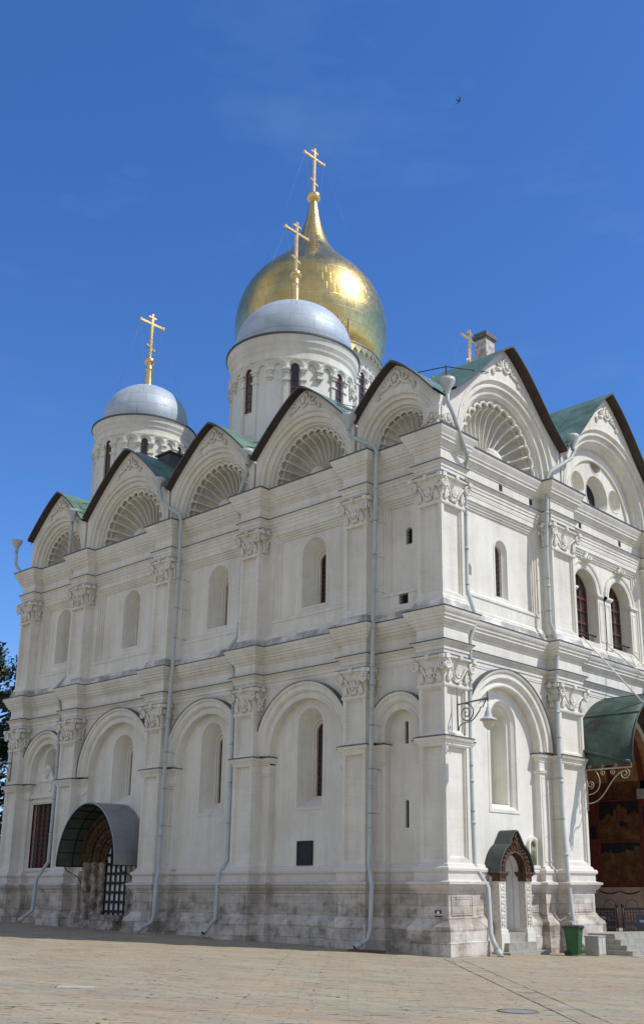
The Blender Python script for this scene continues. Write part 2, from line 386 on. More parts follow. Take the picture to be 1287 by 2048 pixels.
tag(b.build('path_joints', MJOINT), kind='structure')

# ------------------------------------------------------------------ cathedral
CA = thing('cathedral', 'white stone cathedral with shell-filled gables, green roofs, silver domes and one gold onion dome', 'cathedral')
PL = [(28.1, 29.2), (23.05, 24.3), (16.15, 17.35), (9.98, 11.16), (3.75, 4.92)]        # pilasters of the long side, far to near
P0 = 1.17; R0 = 1.37; Q1 = (7.55, 9.35); Q2 = (16.4, 18.1)
DW, DF, DB = -0.5, -0.8, -0.72    # wall plane, recessed field of lower arches, recessed panel upstairs
BAYS = [(P0, 3.75, 2.42), (4.92, 9.98, 7.43), (11.16, 16.15, 13.5), (17.35, 23.05, 20.05), (24.3, 28.1, 26.2)]
RB1, RB2 = (R0, 7.55), (9.35, 16.4)

def w2(face, pts): return [face(u, d, 0)[:2] for u, d in pts]
up = [(29.2, -6)]
for a, b in PL: up += [(b, 0), (a, 0), (a, DW)] if a > 28 else [(b, DW), (b, 0), (a, 0), (a, DW)]
up += [(P0, DW), (P0, 0)]
UPPER = w2(FL, up) + [(0, 0)] + w2(FR, [(R0, 0), (R0, DW), (Q1[0], DW), (Q1[0], 0), (Q1[1], 0), (Q1[1], DW), (Q2[0], DW), (Q2[0], 0), (Q2[1], 0), (Q2[1], -4)])
PW = 0.48
def lowpil(a, b, first=False, last=False):
    l = [] if first else [(b + PW, DF), (b + PW, DW), (b, DW)]
    l += [(b, 0), (a, 0)]
    return l + ([] if last else [(a, DW), (a - PW, DW), (a - PW, DF)])
lowL = [(29.2, -6)] + lowpil(*PL[0], first=True) + lowpil(*PL[1])
segA = w2(FL, lowL + [(22.25, DF)])
segB = w2(FL, [(17.85, DF)] + lowpil(*PL[2]) + lowpil(*PL[3]) + lowpil(*PL[4]) + [(P0 + PW, DF), (P0 + PW, DW), (P0, DW)]) + [(-P0, 0), (0, 0)] + w2(FR, [(R0, 0), (R0, DW), (2.1, DW), (2.1, DF), (3.2, DF)])
segC = w2(FR, [(5.42, DF), (6.75, DF), (6.75, DW), (7.55, DW), (7.55, 0), (9.35, 0), (9.35, -3.8)])
segD = w2(FR, [(16.4, -1.6), (16.4, 0), (18.1, 0), (18.1, -4)])

PROF_PL = [(-.3, -.7), (.40, -.7), (.40, .44), (.36, .46), (.355, .86), (.32, .94), (.20, 1.06), (.13, 1.16), (.12, 1.22), (.075, 1.24), (.075, 1.98), (.11, 2.0), (.12, 2.08),
           (.17, 2.12), (.24, 2.2), (.27, 2.28), (.33, 2.31), (.335, 2.39), (.15, 2.43), (.13, 2.46), (.13, 2.68), (.16, 2.71), (.20, 2.75), (.205, 2.82), (.17, 2.88), (.09, 2.90), (.07, 2.97), (.01, 3.02), (-.3, 3.02)]
bs = [MB() for _ in range(4)]; b = bs[1]; SEG = lambda T, u: bs[(0 if u > 20 else 1) if T is FL else (1 if u < 3 else 2)]
for q, p in zip(bs, (segA, segB, segC, segD)): q.sweep(p, PROF_PL)
# sunken panels framed by mouldings on the pedestals
def frame(b, T, u0, u1, z0, z1, d, w=0.07, h=0.03, mi=0):
    for k in range(2):
        o = k * w; b.slab(T, rect(u0 + o, u1 - o, z0 + o, z1 - o), d, d + h * (1 - 0.45 * k), mi, [rect(u0 + o + w * .8, u1 - o - w * .8, z0 + o + w * .8, z1 - o - w * .8)])
for a, bb in PL: frame(SEG(FL, a), FL, a + .1, bb - .1, 1.3, 1.95, .075)
frame(b, FL, .08, P0 - .1, 1.3, 1.95, .075); frame(b, FR, .08, R0 - .1, 1.3, 1.95, .075); frame(bs[2], FR, Q1[0] + .1, Q1[1] - .1, 1.3, 1.95, .075)
for s_, e_, c_ in BAYS:
    if c_ != 20.05: frame(SEG(FL, c_), FL, s_ + PW + .3, e_ - PW - .3, 1.35, 1.93, DF + .075)
frame(bs[2], FR, 5.6, 6.5, 1.3, 1.93, DF + .075)
for q in bs: q.build('plinth', MPL, CA)

MID = [(-.3, 10.2), (.02, 10.2), (.02, 10.25), (.035, 10.28), (.035, 10.42), (.07, 10.43), (.07, 10.57), (.105, 10.58), (.11, 10.63), (.16, 10.66), (.21, 10.72), (.23, 10.73, 1), (.24, 10.77, 1), (.05, 10.80),
       (.045, 11.24), (.08, 11.25), (.09, 11.31), (.13, 11.34), (.19, 11.41), (.20, 11.47), (.25, 11.49), (.25, 11.58), (.30, 11.61), (.31, 11.67), (.36, 11.74), (.40, 11.83), (.41, 11.90, 1), (.43, 11.90, 1), (.43, 11.94, 2),
       (.17, 11.99, 2), (.16, 12.14, 2), (.12, 12.15, 2), (.12, 12.27, 2), (.09, 12.31), (.05, 12.34), (.05, 12.42), (.02, 12.46), (.0, 12.5), (-.3, 12.5)]
b = MB(); b.sweep(UPPER, MID); b.build('cornice', [MTRIM, MFLASH, MLEDGE], CA)
TOP = [(-.3, 17.1), (.02, 17.1), (.02, 17.15), (.03, 17.17), (.03, 17.29), (.06, 17.30), (.06, 17.43), (.09, 17.44), (.095, 17.55), (.13, 17.58), (.17, 17.64), (.19, 17.65, 1), (.20, 17.69, 1), (.05, 17.72),
       (.045, 18.16), (.08, 18.17), (.09, 18.23), (.14, 18.27), (.20, 18.36), (.21, 18.42), (.26, 18.44), (.26, 18.54), (.31, 18.57), (.32, 18.63), (.37, 18.72), (.43, 18.84), (.44, 18.93, 1), (.47, 18.93, 1), (.47, 18.98, 1), (-.1, 19.06), (-.9, 19.1)]
b = MB(); b.sweep(UPPER, TOP)
for u in (10.9 - 6.35, 6.75, 10.75, 14.35): b.box(FR, u - .11, u + .11, DW + .047, DW + .058, 17.86, 18.12, 2)   # putlog holes in the frieze
b.build('cornice', [MTRIM, MFLASH, MDARK], CA)

# core volume behind the facades
b = MB(); b.box(WT, -28.7, -5.2, 4.6, 24, -.5, 20.3); b.box(WT, -28.7, -1.9, 1.9, 9.3, 4, 20.3); b.box(WT, -5.2, -1.9, 18.2, 24, -.5, 20.3); b.box(WT, -5.2, -1.9, 9.3, 18.2, 11.6, 20.3)
b.box(WT, -28.7, -1.9, 1.95, 9.3, -.5, 4.0)
b.build('wall', MWALL, CA)

# ---- walls, bay by bay
def grille(b, T, uc, w, z0, z1, d, nu, nz, r=0.014, mi=0):
    for i in range(1, nu): u = uc - w + 2 * w * i / nu; b.tube([T(u, d, z0), T(u, d, z1)], r, 4, mi, False)
    for j in range(1, nz): z = z0 + (z1 - z0) * j / nz; b.tube([T(uc - w, d, z), T(uc + w, d, z)], r, 4, mi, False)

def bay(T, s, e, uc, zc, rin, low, high, ring=.66, extra=(), pan=True, upan=(13.05, 16.9), arch_low=True):
    """low/high: window specs (uc, half width, sill z, spring z, splay, kind)"""
    w = MB()
    a0, a1 = uc - rin, uc + rin; n = 32
    # spandrel with arched opening, intrados, recessed field
    notch = [(s, 2.95), (a0, 2.95)] + [(uc - rin * cos(pi * i / n), zc + rin * sin(pi * i / n)) for i in range(n + 1)] + [(a1, 2.95), (e, 2.95), (e, 10.4), (s, 10.4)]
    if arch_low:
        w.plate(T, notch, [], DW); w.rim(T, notch[1:-3], DW, DF, 0, False)
        w.arch(T, uc, zc, 7.4, [(rin, DW), (rin, DW + .05), (rin + .04, DW + .07), (rin + .08, DW + .07), (rin + .10, DW + .03), (rin + .27, DW + .03), (rin + .28, DW + .10), (rin + .32, DW + .13), (rin + .34, DW + .17),
                                 (rin + ring - .12, DW + .17), (rin + ring - .11, DW + .23), (rin + ring - .05, DW + .26), (rin + ring, DW + .26, 1), (rin + ring, DW + .29, 1), (rin + ring + .025, DW + .29, 1), (rin + ring + .03, DW)], n)
    field = rect(a0 - .05, a1 + .05, 2.3, zc + rin + .1); holes = []; uph = []; ops = []
    for spec in low + high:
        lo = spec in low
        (cu, hw, z0, zs, kind) = spec
        lp = archloop(cu, hw, z0, zs) if kind != 'rect' else rect(cu - hw, cu + hw, z0, zs)
        (holes if lo else uph).append(lp); ops.append((spec, lo, lp))
    if arch_low:
        ex = list(extra)
        if ex and ex[0][0][1] < 2.5:
            h = ex.pop(0); field = [field[0], (h[0][0], 2.3)] + h[2:][::-1] + [(h[1][0], 2.3)] + field[1:]
        w.plate(T, field, holes + ex, DF)
    # upper storey wall with stepped sunken panel
    if pan:
        hb = (e - s) / 2; c2 = (s + e) / 2; po = hb - .42
        steps = [(po, DW), (po, DW - .06), (po - .10, DW - .06), (po - .10, DW - .11), (po - .2, DW - .11), (po - .2, DW - .16), (po - .29, DW - .16), (po - .29, DB)]
        rl = lambda h: [(c2 - h, upan[0] + .06), (c2 + h, upan[0] + .06), (c2 + h, upan[1] - (po - h)), (c2 - h, upan[1] - (po - h))]
        outer_holes = [l for sp, lo, l in ops if not lo and sp[2] < 13]
        inner_holes = [l for sp, lo, l in ops if not lo and sp[2] >= 13]
        w.plate(T, rect(s, e, 12.3, 17.3), [rl(po)] + outer_holes, DW)
        for (h0, d0), (h1, d1) in zip(steps, steps[1:]):
            w.grid([[T(p[0], d0, p[1]) for p in rl(h0)], [T(p[0], d1, p[1]) for p in rl(h1)]], 0, True)
        ih = po - .29
        w.plate(T, rl(ih), inner_holes, DB)
        w.grid([[T(c2 - po, DW + .015, upan[0]), T(c2 + po, DW + .015, upan[0])], [T(c2 - po + .02, DB + .001, upan[0] + .2), T(c2 + po - .02, DB + .001, upan[0] + .2)]])   # weathered sloping sill
        w.grid([[T(c2 - po - .03, DW + .03, upan[0] - .07), T(c2 + po + .03, DW + .03, upan[0] - .07)], [T(c2 - po - .03, DW + .03, upan[0]), T(c2 + po + .03, DW + .03, upan[0])]])
        w.box(T, c2 - po - .03, c2 + po + .03, DW, DW + .04, upan[0] - .07, upan[0] + .002)
    w.build('wall_bay', [MWALL, MFLASH], CA)
    for spec, lo, lp in ops:
        cu, hw, z0, zs, kind = spec
        d0 = DF if lo else (DB if z0 >= 13 or kind == 'dbl' else DW)
        k = MB()
        if kind == 'big':
            lift = .42 if lo else .06
            i1 = archloop(cu, hw * .66, z0 + lift, zs - .12); i2 = archloop(cu, hw * .60, z0 + lift + .03, zs - .14); i3 = archloop(cu, hw * .5, z0 + lift + .06, zs - .2)
            k.loft(T, [(lp, d0), (i1, d0 - .60), (i2, d0 - .60), (i2, d0 - .68), (i3, d0 - .68), (i3, d0 - .84)])
            # thin raised roll round the opening
            k.arch(T, cu, zs, z0, [(hw, d0), (hw, d0 + .03), (hw + .05, d0 + .035), (hw + .08, d0 + .02), (hw + .14, d0 + .02), (hw + .15, d0)], 20)
            k.box(T, cu - hw - .15, cu + hw + .15, d0 - .01, d0 + .025, z0 - .09, z0 + .0)
            o = k.build('window', MWALL, CA)
            q = MB(); q.plate(T, i3, [], d0 - .82, 0); q.build('pane', MGLASS, o)
            q = MB(); q.loft(T, [(i3, d0 - .78), (archloop(cu, hw * .43, z0 + lift + .12, zs - .2), d0 - .78)])
            grille(q, T, cu, hw * .46, z0 + lift + .1, zs + hw * .25, d0 - .75, 4, 12, .016); q.build('grille', MBROWN, o)
        elif kind == 'blind':
            i1 = archloop(cu, hw * .84, z0 + .12, zs - .02); i2 = archloop(cu, hw * .70, z0 + .2, zs - .05)
            k.loft(T, [(lp, d0), (i1, d0 - .12), (i1, d0 - .2), (i2, d0 - .24), (i2, d0 - .9)]); k.plate(T, i2, [], d0 - .9)
            k.arch(T, cu, zs, z0, [(hw, d0), (hw, d0 + .03), (hw + .06, d0 + .035), (hw + .13, d0 + .02), (hw + .14, d0)], 20)
            k.box(T, cu - hw - .15, cu + hw + .15, d0 - .01, d0 + .03, z0 - .12, z0 + .0)
            k.build('niche', MWALL, CA)
        elif kind == 'tall':
            i1 = archloop(cu, hw * .72, z0 + .05, zs - .03); i2 = archloop(cu, hw * .66, z0 + .08, zs - .05)
            k.loft(T, [(lp, d0), (i1, d0 - .16), (i2, d0 - .16), (i2, d0 - .32)])
            k.arch(T, cu, zs, z0, [(hw, d0), (hw, d0 + .02), (hw + .09, d0 + .02), (hw + .1, d0)], 16)
            o = k.build('window', MWALL, CA)
            q = MB(); q.plate(T, i2, [], d0 - .30); q.build('pane', MGLASS, o)
            q = MB(); grille(q, T, cu, hw * .66, z0 + .05, zs + hw * .4, d0 - .27, 3, 9, .018); q.build('grille', MBROWN, o)
        elif kind in ('slit', 'nook', 'rect'):
            dep = {'slit': .12 if hw < .12 else .2, 'nook': .35, 'rect': .25}[kind]
            k.rim(T, lp, d0, d0 - dep)
            o = k.build('window', MWALL, CA)
            q = MB(); q.plate(T, lp, [], d0 - dep + .01)
            q.build('pane', MDARK if kind != 'nook' else MWALL, o)
            if kind == 'rect' or hw > .12 and kind != 'nook':
                q = MB(); grille(q, T, cu, hw, z0, zs + (0 if kind == 'rect' else hw * .7), d0 - .08, 3, 4 if kind == 'rect' else 5, .014); q.build('grille', MIRON, o)

bay(FL, *BAYS[0], 7.75, .80, [(2.42, .085, 7.32, 8.08, 'slit'), (2.42, .085, 4.28, 5.2, 'slit')], [(2.16, .16, 15.0, 15.52, 'slit'), (2.28, .23, 12.58, 13.0, 'rect')], ring=.64)
bay(FL, *BAYS[1], 7.5, 2.04, [(7.43, .70, 5.25, 8.5, 'big')], [(7.30, .69, 13.45, 15.72, 'big')])
bay(FL, *BAYS[2], 7.5, 2.04, [(13.5, .70, 5.28, 8.5, 'big')], [(13.42, .67, 13.5, 15.75, 'big')])
bay(FL, *BAYS[3], 7.5, 2.32, [(20.05, .78, 6.0, 8.5, 'big')], [(20.0, .65, 13.55, 15.8, 'big')], extra=[archloop(20.05, 2.04, 2.35, 3.36)])
LATT = (26.4, 1.05)
bay(FL, *BAYS[4], 7.9, 1.42, [(26.2, .62, 7.0, 8.5, 'big')], [(26.0, .65, 13.6, 15.85, 'big')], extra=[rect(26.4 - 1.05, 26.4 + 1.05, 3.15, 6.32)])
bay(FR, *RB1, 4.4, 7.4, 2.28, [(4.62, .86, 5.05, 8.35, 'blind')], [(4.78, .42, 13.4, 15.4, 'tall'), (2.6, .17, 13.9, 14.2, 'nook')], extra=[archloop(4.31, .68, 2.35, 2.76)])
# tall pier zone that carries on the bay with the porch (upper wall with its pair of arched windows)
w = MB(); c2 = 12.88
wins = [(11.32, 1.0, 12.7, 15.1), (14.38, 1.0, 12.7, 15.1)]
lps = [archloop(u, h, z0, zs, 24) for u, h, z0, zs in wins]
po = 3.1
rl = lambda h: [(c2 - h, 12.3), (c2 + h, 12.3), (c2 + h, 16.9 - (po - h)), (c2 - h, 16.9 - (po - h))]
w.plate(FR, [(9.35, 12.3), (9.35, 17.3), (16.4, 17.3), (16.4, 12.3), (c2 + po, 12.3), (c2 + po, 16.9), (c2 - po, 16.9), (c2 - po, 12.3)], [], DW)
st = [(po, DW), (po, DW - .06), (po - .1, DW - .06), (po - .1, DW - .11), (po - .2, DW - .11), (po - .2, DW - .16), (po - .29, DW - .16), (po - .29, DB)]
for (h0, d0), (h1, d1) in zip(st, st[1:]): w.grid([[FR(p[0], d0, p[1]) for p in rl(h0)], [FR(p[0], d1, p[1]) for p in rl(h1)]], 0, True)
w.plate(FR, rl(po - .29), lps, DB)
w.build('wall_bay', MWALL, CA)
for (u, h, z0, zs), lp in zip(wins, lps):
    k = MB(); i1 = archloop(u, h - .06, z0, zs, 24)
    k.loft(FR, [(lp, DB), (i1, DB - .60)])
    k.arch(FR, u, zs, zs - .01, [(h, DB), (h, DB + .06), (h + .08, DB + .09), (h + .16, DB + .09), (h + .18, DB + .05), (h + .30, DB + .05), (h + .31, DB + .1), (h + .38, DB + .12), (h + .4, DB)], 24)
    for s_ in (-1, 1):
        ue = u + s_ * (h + .26)
        k.box(FR, ue - .32, ue + .32, DB, DB + .10, 12.6, zs - .18); k.box(FR, ue - .38, ue + .38, DB, DB + .15, zs - .16, zs - .10); k.box(FR, ue - .42, ue + .42, DB, DB + .19, zs - .10, zs + .0)
        frame(k, FR, ue - .22, ue + .22, 12.9, zs - .35, DB + .10, .05, .025)
    k.box(FR, u - h - .1, u + h + .1, DB - .7, DB + .2, 12.35, 12.72)
    # crown-like finial over the arch
    k.lathe(FR(u, DB + .1, zs + h + .36), [(0, 0), (.3, 0), (.3, .05), (.24, .08), (.26, .16), (.16, .22), (.13, .3), (.17, .36), (.06, .44), (.03, .52), (.06, .56), (.02, .62), (.02, .8), (0, .82)], 14)
    for j in range(7): a = pi * j / 6; k.tube([FR(u + .3 * cos(a), DB + .1 + .25 * sin(a), zs + h + .36), FR(u + .34 * cos(a), DB + .1 + .3 * sin(a), zs + h + .52)], .035, 5)
    o = k.build('window', MTRIM, CA)
    q = MB(); q.plate(FR, i1, [], DB - .56); q.build('pane', MCURT, o)
    q = MB()
    q.loft(FR, [(i1, DB - .46), (archloop(u, h - .16, z0 + .1, zs, 24), DB - .46), (archloop(u, h - .16, z0 + .1, zs, 24), DB - .54)])
    for uu in (u - .3, u + .3): q.box(FR, uu - .035, uu + .035, DB - .52, DB - .44, z0, zs + .85)
    for zz, t in ((13.2, .03), (13.75, .055), (14.3, .03), (14.9, .06), (15.45, .03)): q.box(FR, u - h + .08, u + h - .08, DB - .525, DB - .445, zz - t, zz + t)
    q.build('window_frame', MBROWN, o)
    q = MB(); q.tube([FR(u - h, DB - .12, 13.15), FR(u + h, DB - .12, 13.15)], .035, 6)
    for j in range(12): q.tube([FR(u - h + .08 + j * .168, DB - .25, 12.7), FR(u - h + .08 + j * .168, DB - .25, 13.15)], .012, 4)
    q.build('railing', MIRON, o)

# ---- pilasters and their capitals
def capital(parent, paths, fronts, z0):
    b = MB()
    for p in paths:
        b.sweep(p, [(.0, z0 - .14), (.03, z0 - .13), (.05, z0 - .08), (.05, z0 - .02), (.02, z0), (.015, z0 + .1), (.03, z0 + .45), (.08, z0 + .72), (.13, z0 + .80), (.10, z0 + .82), (.12, z0 + .86),
                    (.20, z0 + .90), (.21, z0 + .99, 1), (.23, z0 + .99, 1), (.23, z0 + 1.01, 1), (.0, z0 + 1.02)])
    for T, u0, u1, wrap in fronts:
        c = (u0 + u1) / 2; h = (u1 - u0) / 2; k = min(1.0, h / .55)
        for sg in (-1, 1):
            vc = c + sg * (h + .05); vz = z0 + .62
            b.tube(spiral(T, vc, vz, .19, .02, .20 * k, (0 if sg > 0 else pi), sg * -1.9 if sg > 0 else 1.9, 30), [.03 + .03 * i / 29 for i in range(30)], 6)
            b.lathe_d = None
            # S-shaped stem from volute to the middle of the bell
            st = bez((c + sg * (h - .19 * k), z0 + .62), (c + sg * (h - .30 * k), z0 + .50), (c + sg * .34 * h, z0 + .30), (c + sg * .26 * h, z0 + .14))
            b.tube([T(u, .13 - .05 * i / 12, z) for i, (u, z) in enumerate(st)], [.055 - .018 * i / 12 for i in range(13)], 6)
            b.tube(spiral(T, c + sg * .14 * h, z0 + .13, .075, .10 * k, .02, 0 if sg > 0 else pi, -1.3 * sg, 16), .028, 5)
            # acanthus leaf on the corner of the bell
            for j in range(5):
                ang = radians(90 + sg * -1 * (-52 + j * 21)); L = (.34, .42, .46, .36, .26)[j] * k
                bu, bz = c + sg * (h - .16), z0 + .02
                b.tube([T(bu + L * t * cos(ang) * .55, .04 + .10 * t * t, bz + L * t * abs(sin(ang))) for t in (0, .35, .7, 1)], [.05, .055, .045, .02], 5)
            b.box(T, vc - .1 + sg * .06, vc + .1 + sg * .06, .1, .30, z0 + .82, z0 + .97)
        for j in range(7):                                   # palmette in the middle
            ang = radians(90 - 54 + 18 * j); L = (.2, .26, .31, .34, .31, .26, .2)[j]
            b.tube([T(c + L * t * cos(ang) * 1.05, .05 + .07 * t, z0 + .26 + L * t * sin(ang)) for t in (0, .4, .8, 1)], [.02, .034, .04, .022], 5)
        b.tube([T(c - .1, .09, z0 + .25), T(c, .11, z0 + .23), T(c + .1, .09, z0 + .25)], .04, 6)
        for j in range(3): b.tube([T(c - .07 + .07 * j, .07, z0 + .17), T(c - .05 + .05 * j, .08, z0 + .02)], .028, 5)
        # rosette on the abacus
        for j in range(6):
            a = 2 * pi * j / 6; b.tube([T(c + .03 * cos(a), .24, z0 + .92 + .03 * sin(a)), T(c + .11 * cos(a), .25, z0 + .92 + .11 * sin(a))], .045, 6)
        b.tube([T(c, .2, z0 + .92), T(c, .29, z0 + .92)], .05, 8)
    b.build('capital', [MTRIM, MFLASH], parent)

def shaft_faces(b, T, u0, u1, spans, sides, back):
    for z0, z1 in spans:
        m = .15 if u1 - u0 > .9 else .1
        inner = rect(u0 + m, u1 - m, z0 + .14, z1 - .14); in2 = rect(u0 + m + .05, u1 - m - .05, z0 + .19, z1 - .19); in3 = rect(u0 + m + .1, u1 - m - .1, z0 + .24, z1 - .24)
        b.plate(T, rect(u0, u1, z0, z1), [inner], 0)
        b.loft(T, [(inner, 0), (inner, -.05), (in2, -.055), (in2, -.10), (in3, -.14)]); b.plate(T, in3, [], -.14)
        for u in sides: b.grid([[T(u, 0, z0), T(u, 0, z1)], [T(u, back, z0), T(u, back, z1)]])
LOW_SP, UP_SP = [(3.0, 7.2), (7.3, 9.2)], [(12.48, 16.15)]
IMP = [(-.2, 6.98), (.0, 6.98), (.01, 7.0), (.03, 7.03), (.03, 7.08), (.06, 7.11), (.08, 7.17), (.12, 7.2), (.15, 7.28), (.16, 7.30, 1), (.17, 7.30, 1), (.17, 7.33, 1), (.03, 7.38), (-.2, 7.4)]
NECK = [(-.1, 6.5), (.0, 6.5), (.03, 6.54), (.06, 6.58), (.06, 6.63), (.08, 6.64), (.08, 6.68), (.0, 6.7), (-.1, 6.7)]
def pilaster(T, u0, u1, sides, face_path, caps_front, pierL, pierR, z_imp=0.0):
    pth = lambda pts: w2(T, pts) if T is FL else w2(T, pts)
    for spans, zc, low in ((LOW_SP, 9.22, True), (UP_SP, 16.13, False)):
        b = MB(); shaft_faces(b, T, u0, u1, spans, sides, DF - .1 if low else DW - .02)
        if low:
            b.sweep(face_path(True), IMP)
            for s_, e_ in [p for p in (pierL, pierR) if p]:
                frame(b, T, s_ + .07, e_ - .07, 3.15, 6.45, DW, .06, .018)
        o = b.build('pilaster', [MTRIM, MFLASH], CA)
        capital(o, [face_path(False)], caps_front, zc)
for a, bb in PL:
    first = a > 28
    def fp(low, a=a, bb=bb, first=first):
        if low:
            l = ([(bb, -3)] if first else [(bb + PW, DF - .05), (bb + PW, DW), (bb, DW)]) + [(bb, 0), (a, 0), (a, DW), (a - PW, DW), (a - PW, DF - .05)]
            return w2(FL, l)
        return w2(FL, [(bb, -2 if first else DW), (bb, 0), (a, 0), (a, DW)])
    fr = [(FL, a, bb, None), (lambda u, d, z, a=a: FL(a - d, u, z), -.50, -.03, None)]
    pilaster(FL, a, bb, (a, bb), fp, fr, None if first else (bb, bb + PW), (a - PW, a))
# corner pilaster: both faces in one
for spans, zc, low in ((LOW_SP, 9.22, True), (UP_SP, 16.13, False)):
    b = MB(); shaft_faces(b, FL, 0, P0, spans, (P0,), DF - .1); shaft_faces(b, FR, 0, R0, spans, (R0,), DF - .1)
    if low:
        path = w2(FL, [(P0 + PW, DF - .05), (P0 + PW, DW), (P0, DW), (P0, 0), (0, 0)]) + w2(FR, [(R0, 0), (R0, DW), (2.12, DW), (2.12, DF - .05)])
        b.sweep(path, IMP); frame(b, FL, P0 + .07, P0 + PW - .07, 3.15, 6.45, DW, .06, .018); frame(b, FR, R0 + .1, 2.05, 3.15, 6.45, DW, .06, .018)
    o = b.build('pilaster', [MTRIM, MFLASH], CA)
    capital(o, [w2(FL, [(P0, DW), (P0, 0), (0, 0)]) + w2(FR, [(R0, 0), (R0, DW)])], [(FL, 0, P0, None), (FR, 0, R0, None)], zc)
def fpq(low):
    if low: return w2(FR, [(6.68, DF - .05), (6.68, DW), (Q1[0], DW), (Q1[0], 0), (Q1[1], 0), (Q1[1], -.9)])
    return w2(FR, [(Q1[0], DW), (Q1[0], 0), (Q1[1], 0), (Q1[1], DW)])
pilaster(FR, *Q1, Q1, fpq, [(FR, *Q1, None), (lambda u, d, z: FR(Q1[0] - d, u, z), -.50, -.03, None)], (6.72, 7.55), None)
pilaster(FR, *Q2, Q2, lambda low: w2(FR, [(Q2[0], DW), (Q2[0], 0), (Q2[1], 0), (Q2[1], DW)]), [(FR, *Q2, None)], None, None)
# necking of the arch piers
necks = []
for a, bb in PL:
    if a < 28: necks.append(w2(FL, [(bb + PW, DF - .02), (bb + PW, DW), (bb, DW)]))
    necks.append(w2(FL, [(a, DW), (a - PW, DW), (a - PW, DF - .02)]))
necks += [w2(FL, [(P0 + PW, DF - .02), (P0 + PW, DW), (P0, DW)]), w2(FR, [(R0, DW), (2.12, DW), (2.12, DF - .02)]), w2(FR, [(6.68, DF - .02), (6.68, DW), (7.55, DW)])]
for p in necks: b = MB(); b.sweep(p, NECK); b.build('pier_moulding', MTRIM, CA)

# ---- gables
def outline(uc, w, ze, za, n=18, pw=1.3):
    pts = []
    for i in range(-n, n + 1):
        s_ = i / n; t = abs(s_); f = t ** pw - (.03 * sin(2 * pi * t) if pw < 1.2 else 0)
        pts.append((uc + w * s_, za - (za - ze) * f))
    return pts
def shell(b, T, uc, zc, r, d0, D, nf, zb):
    """scallop-shell niche: concave flutes, lobed rim with a raised lip, small ribbed hub"""
    m = 8; NT = nf * m; rows = []
    for i in range(11):
        t = .16 + .84 * i / 10; row = []
        for j in range(NT + 1):
            th = pi * j / NT; ph = (j % m) / m; s_ = sqrt(max(0, 1 - (2 * ph - 1) ** 2))
            rad = r * t * (1 + .09 * s_ * t * t)
            dep = d0 - D * sqrt(max(0, 1 - t ** 2.2)) - r * .19 * t * s_ * (1 if i < 10 else .5)
            row.append(T(uc + rad * cos(th), dep, zc + rad * sin(th)))
        rows.append(row)
    b.grid(rows, 0, False, False)
    lip = []
    for j in range(NT + 1):
        th = pi * j / NT; ph = (j % m) / m; s_ = sqrt(max(0, 1 - (2 * ph - 1) ** 2))
        rad = r * (1 + .09 * s_ + .012); lip.append(T(uc + rad * cos(th), d0 + .02, zc + rad * sin(th)))
    b.tube(lip, r * .03, 5)
    if zb < zc:   # straight foot under the springing
        a = [T(uc - r * 1.0, d0, z) for z in (zb, zc)]; c = [T(uc + r * 1.0, d0, z) for z in (zb, zc)]
        b.grid([[T(uc - r, d0, zb), T(uc + r, d0, zb)], [T(uc - r, d0 - D * .6, zc), T(uc + r, d0 - D * .6, zc)]])
    for q in range(nf + 1):
        th = pi * q / nf
        b.tube([T(uc + r * t * cos(th), d0 - D * sqrt(max(0, 1 - t ** 2.2)) + .015, zc + r * t * sin(th)) for t in (.2, .35, .5, .65, .78, .88, .95, 1.0)], [r * (.010 + .014 * k / 7) for k in range(8)], 5)
    hub = []
    for i in range(9):
        el = pi / 2 * i / 8; row = []
        for j in range(41):
            th = pi * j / 40; k = 1 + .06 * cos(th * 18)
            row.append(T(uc + r * .25 * k * cos(th) * cos(el), d0 - D * .55 + r * .22 * sin(el), zc + r * .31 * k * sin(th) * cos(el) + .0))
        hub.append(row)
    b.grid(hub, 0, False, True)
def relief(b, T, uc, z, sc, d):
    ring = [T(uc + .34 * sc * cos(2 * pi * i / 24), d + .05, z + .42 * sc * sin(2 * pi * i / 24)) for i in range(25)]
    b.tube(ring, .06 * sc, 6)
    b.plate(T, [(uc + .30 * sc * cos(2 * pi * i / 16), z + .38 * sc * sin(2 * pi * i / 16)) for i in range(16)], [], d + .025)
    for j in range(8):
        a = 2 * pi * j / 8; b.tube([T(uc + .05 * sc * cos(a), d + .09, z + .06 * sc * sin(a)), T(uc + .21 * sc * cos(a), d + .07, z + .26 * sc * sin(a))], [.05 * sc, .055 * sc], 5)
    b.tube([T(uc, d, z), T(uc, d + .12, z)], .08 * sc, 8)
    for sg in (-1, 1):
        for j in range(5):
            a = radians(8 + 34 * j); L = (.52, .56, .5, .42, .3)[j] * sc
            bu, bz = uc + sg * .46 * sc, z - .30 * sc
            pts = [(bu + sg * L * t * cos(a) * 1.1, bz + L * t * sin(a) - .28 * sc * t * max(0, cos(a))) for t in (0, .4, .75, 1.0)]
            b.tube([T(u, d + .05, zz) for u, zz in pts], [.035 * sc, .06 * sc, .085 * sc, .05 * sc], 6)
        b.tube(spiral(T, uc + sg * 1.22 * sc, z - .78 * sc, d + .05, .17 * sc, .02, pi / 2 if sg > 0 else pi / 2, -1.4 * sg, 18), .05 * sc, 5)
        b.tube([T(uc + sg * .42 * sc, d + .04, z - .36 * sc), T(uc + sg * .8 * sc, d + .05, z - .48 * sc), T(uc + sg * 1.14 * sc, d + .04, z - .62 * sc)], .05 * sc, 5)
ROOF = MB(); SOFF = MB(); EDGE = MB()
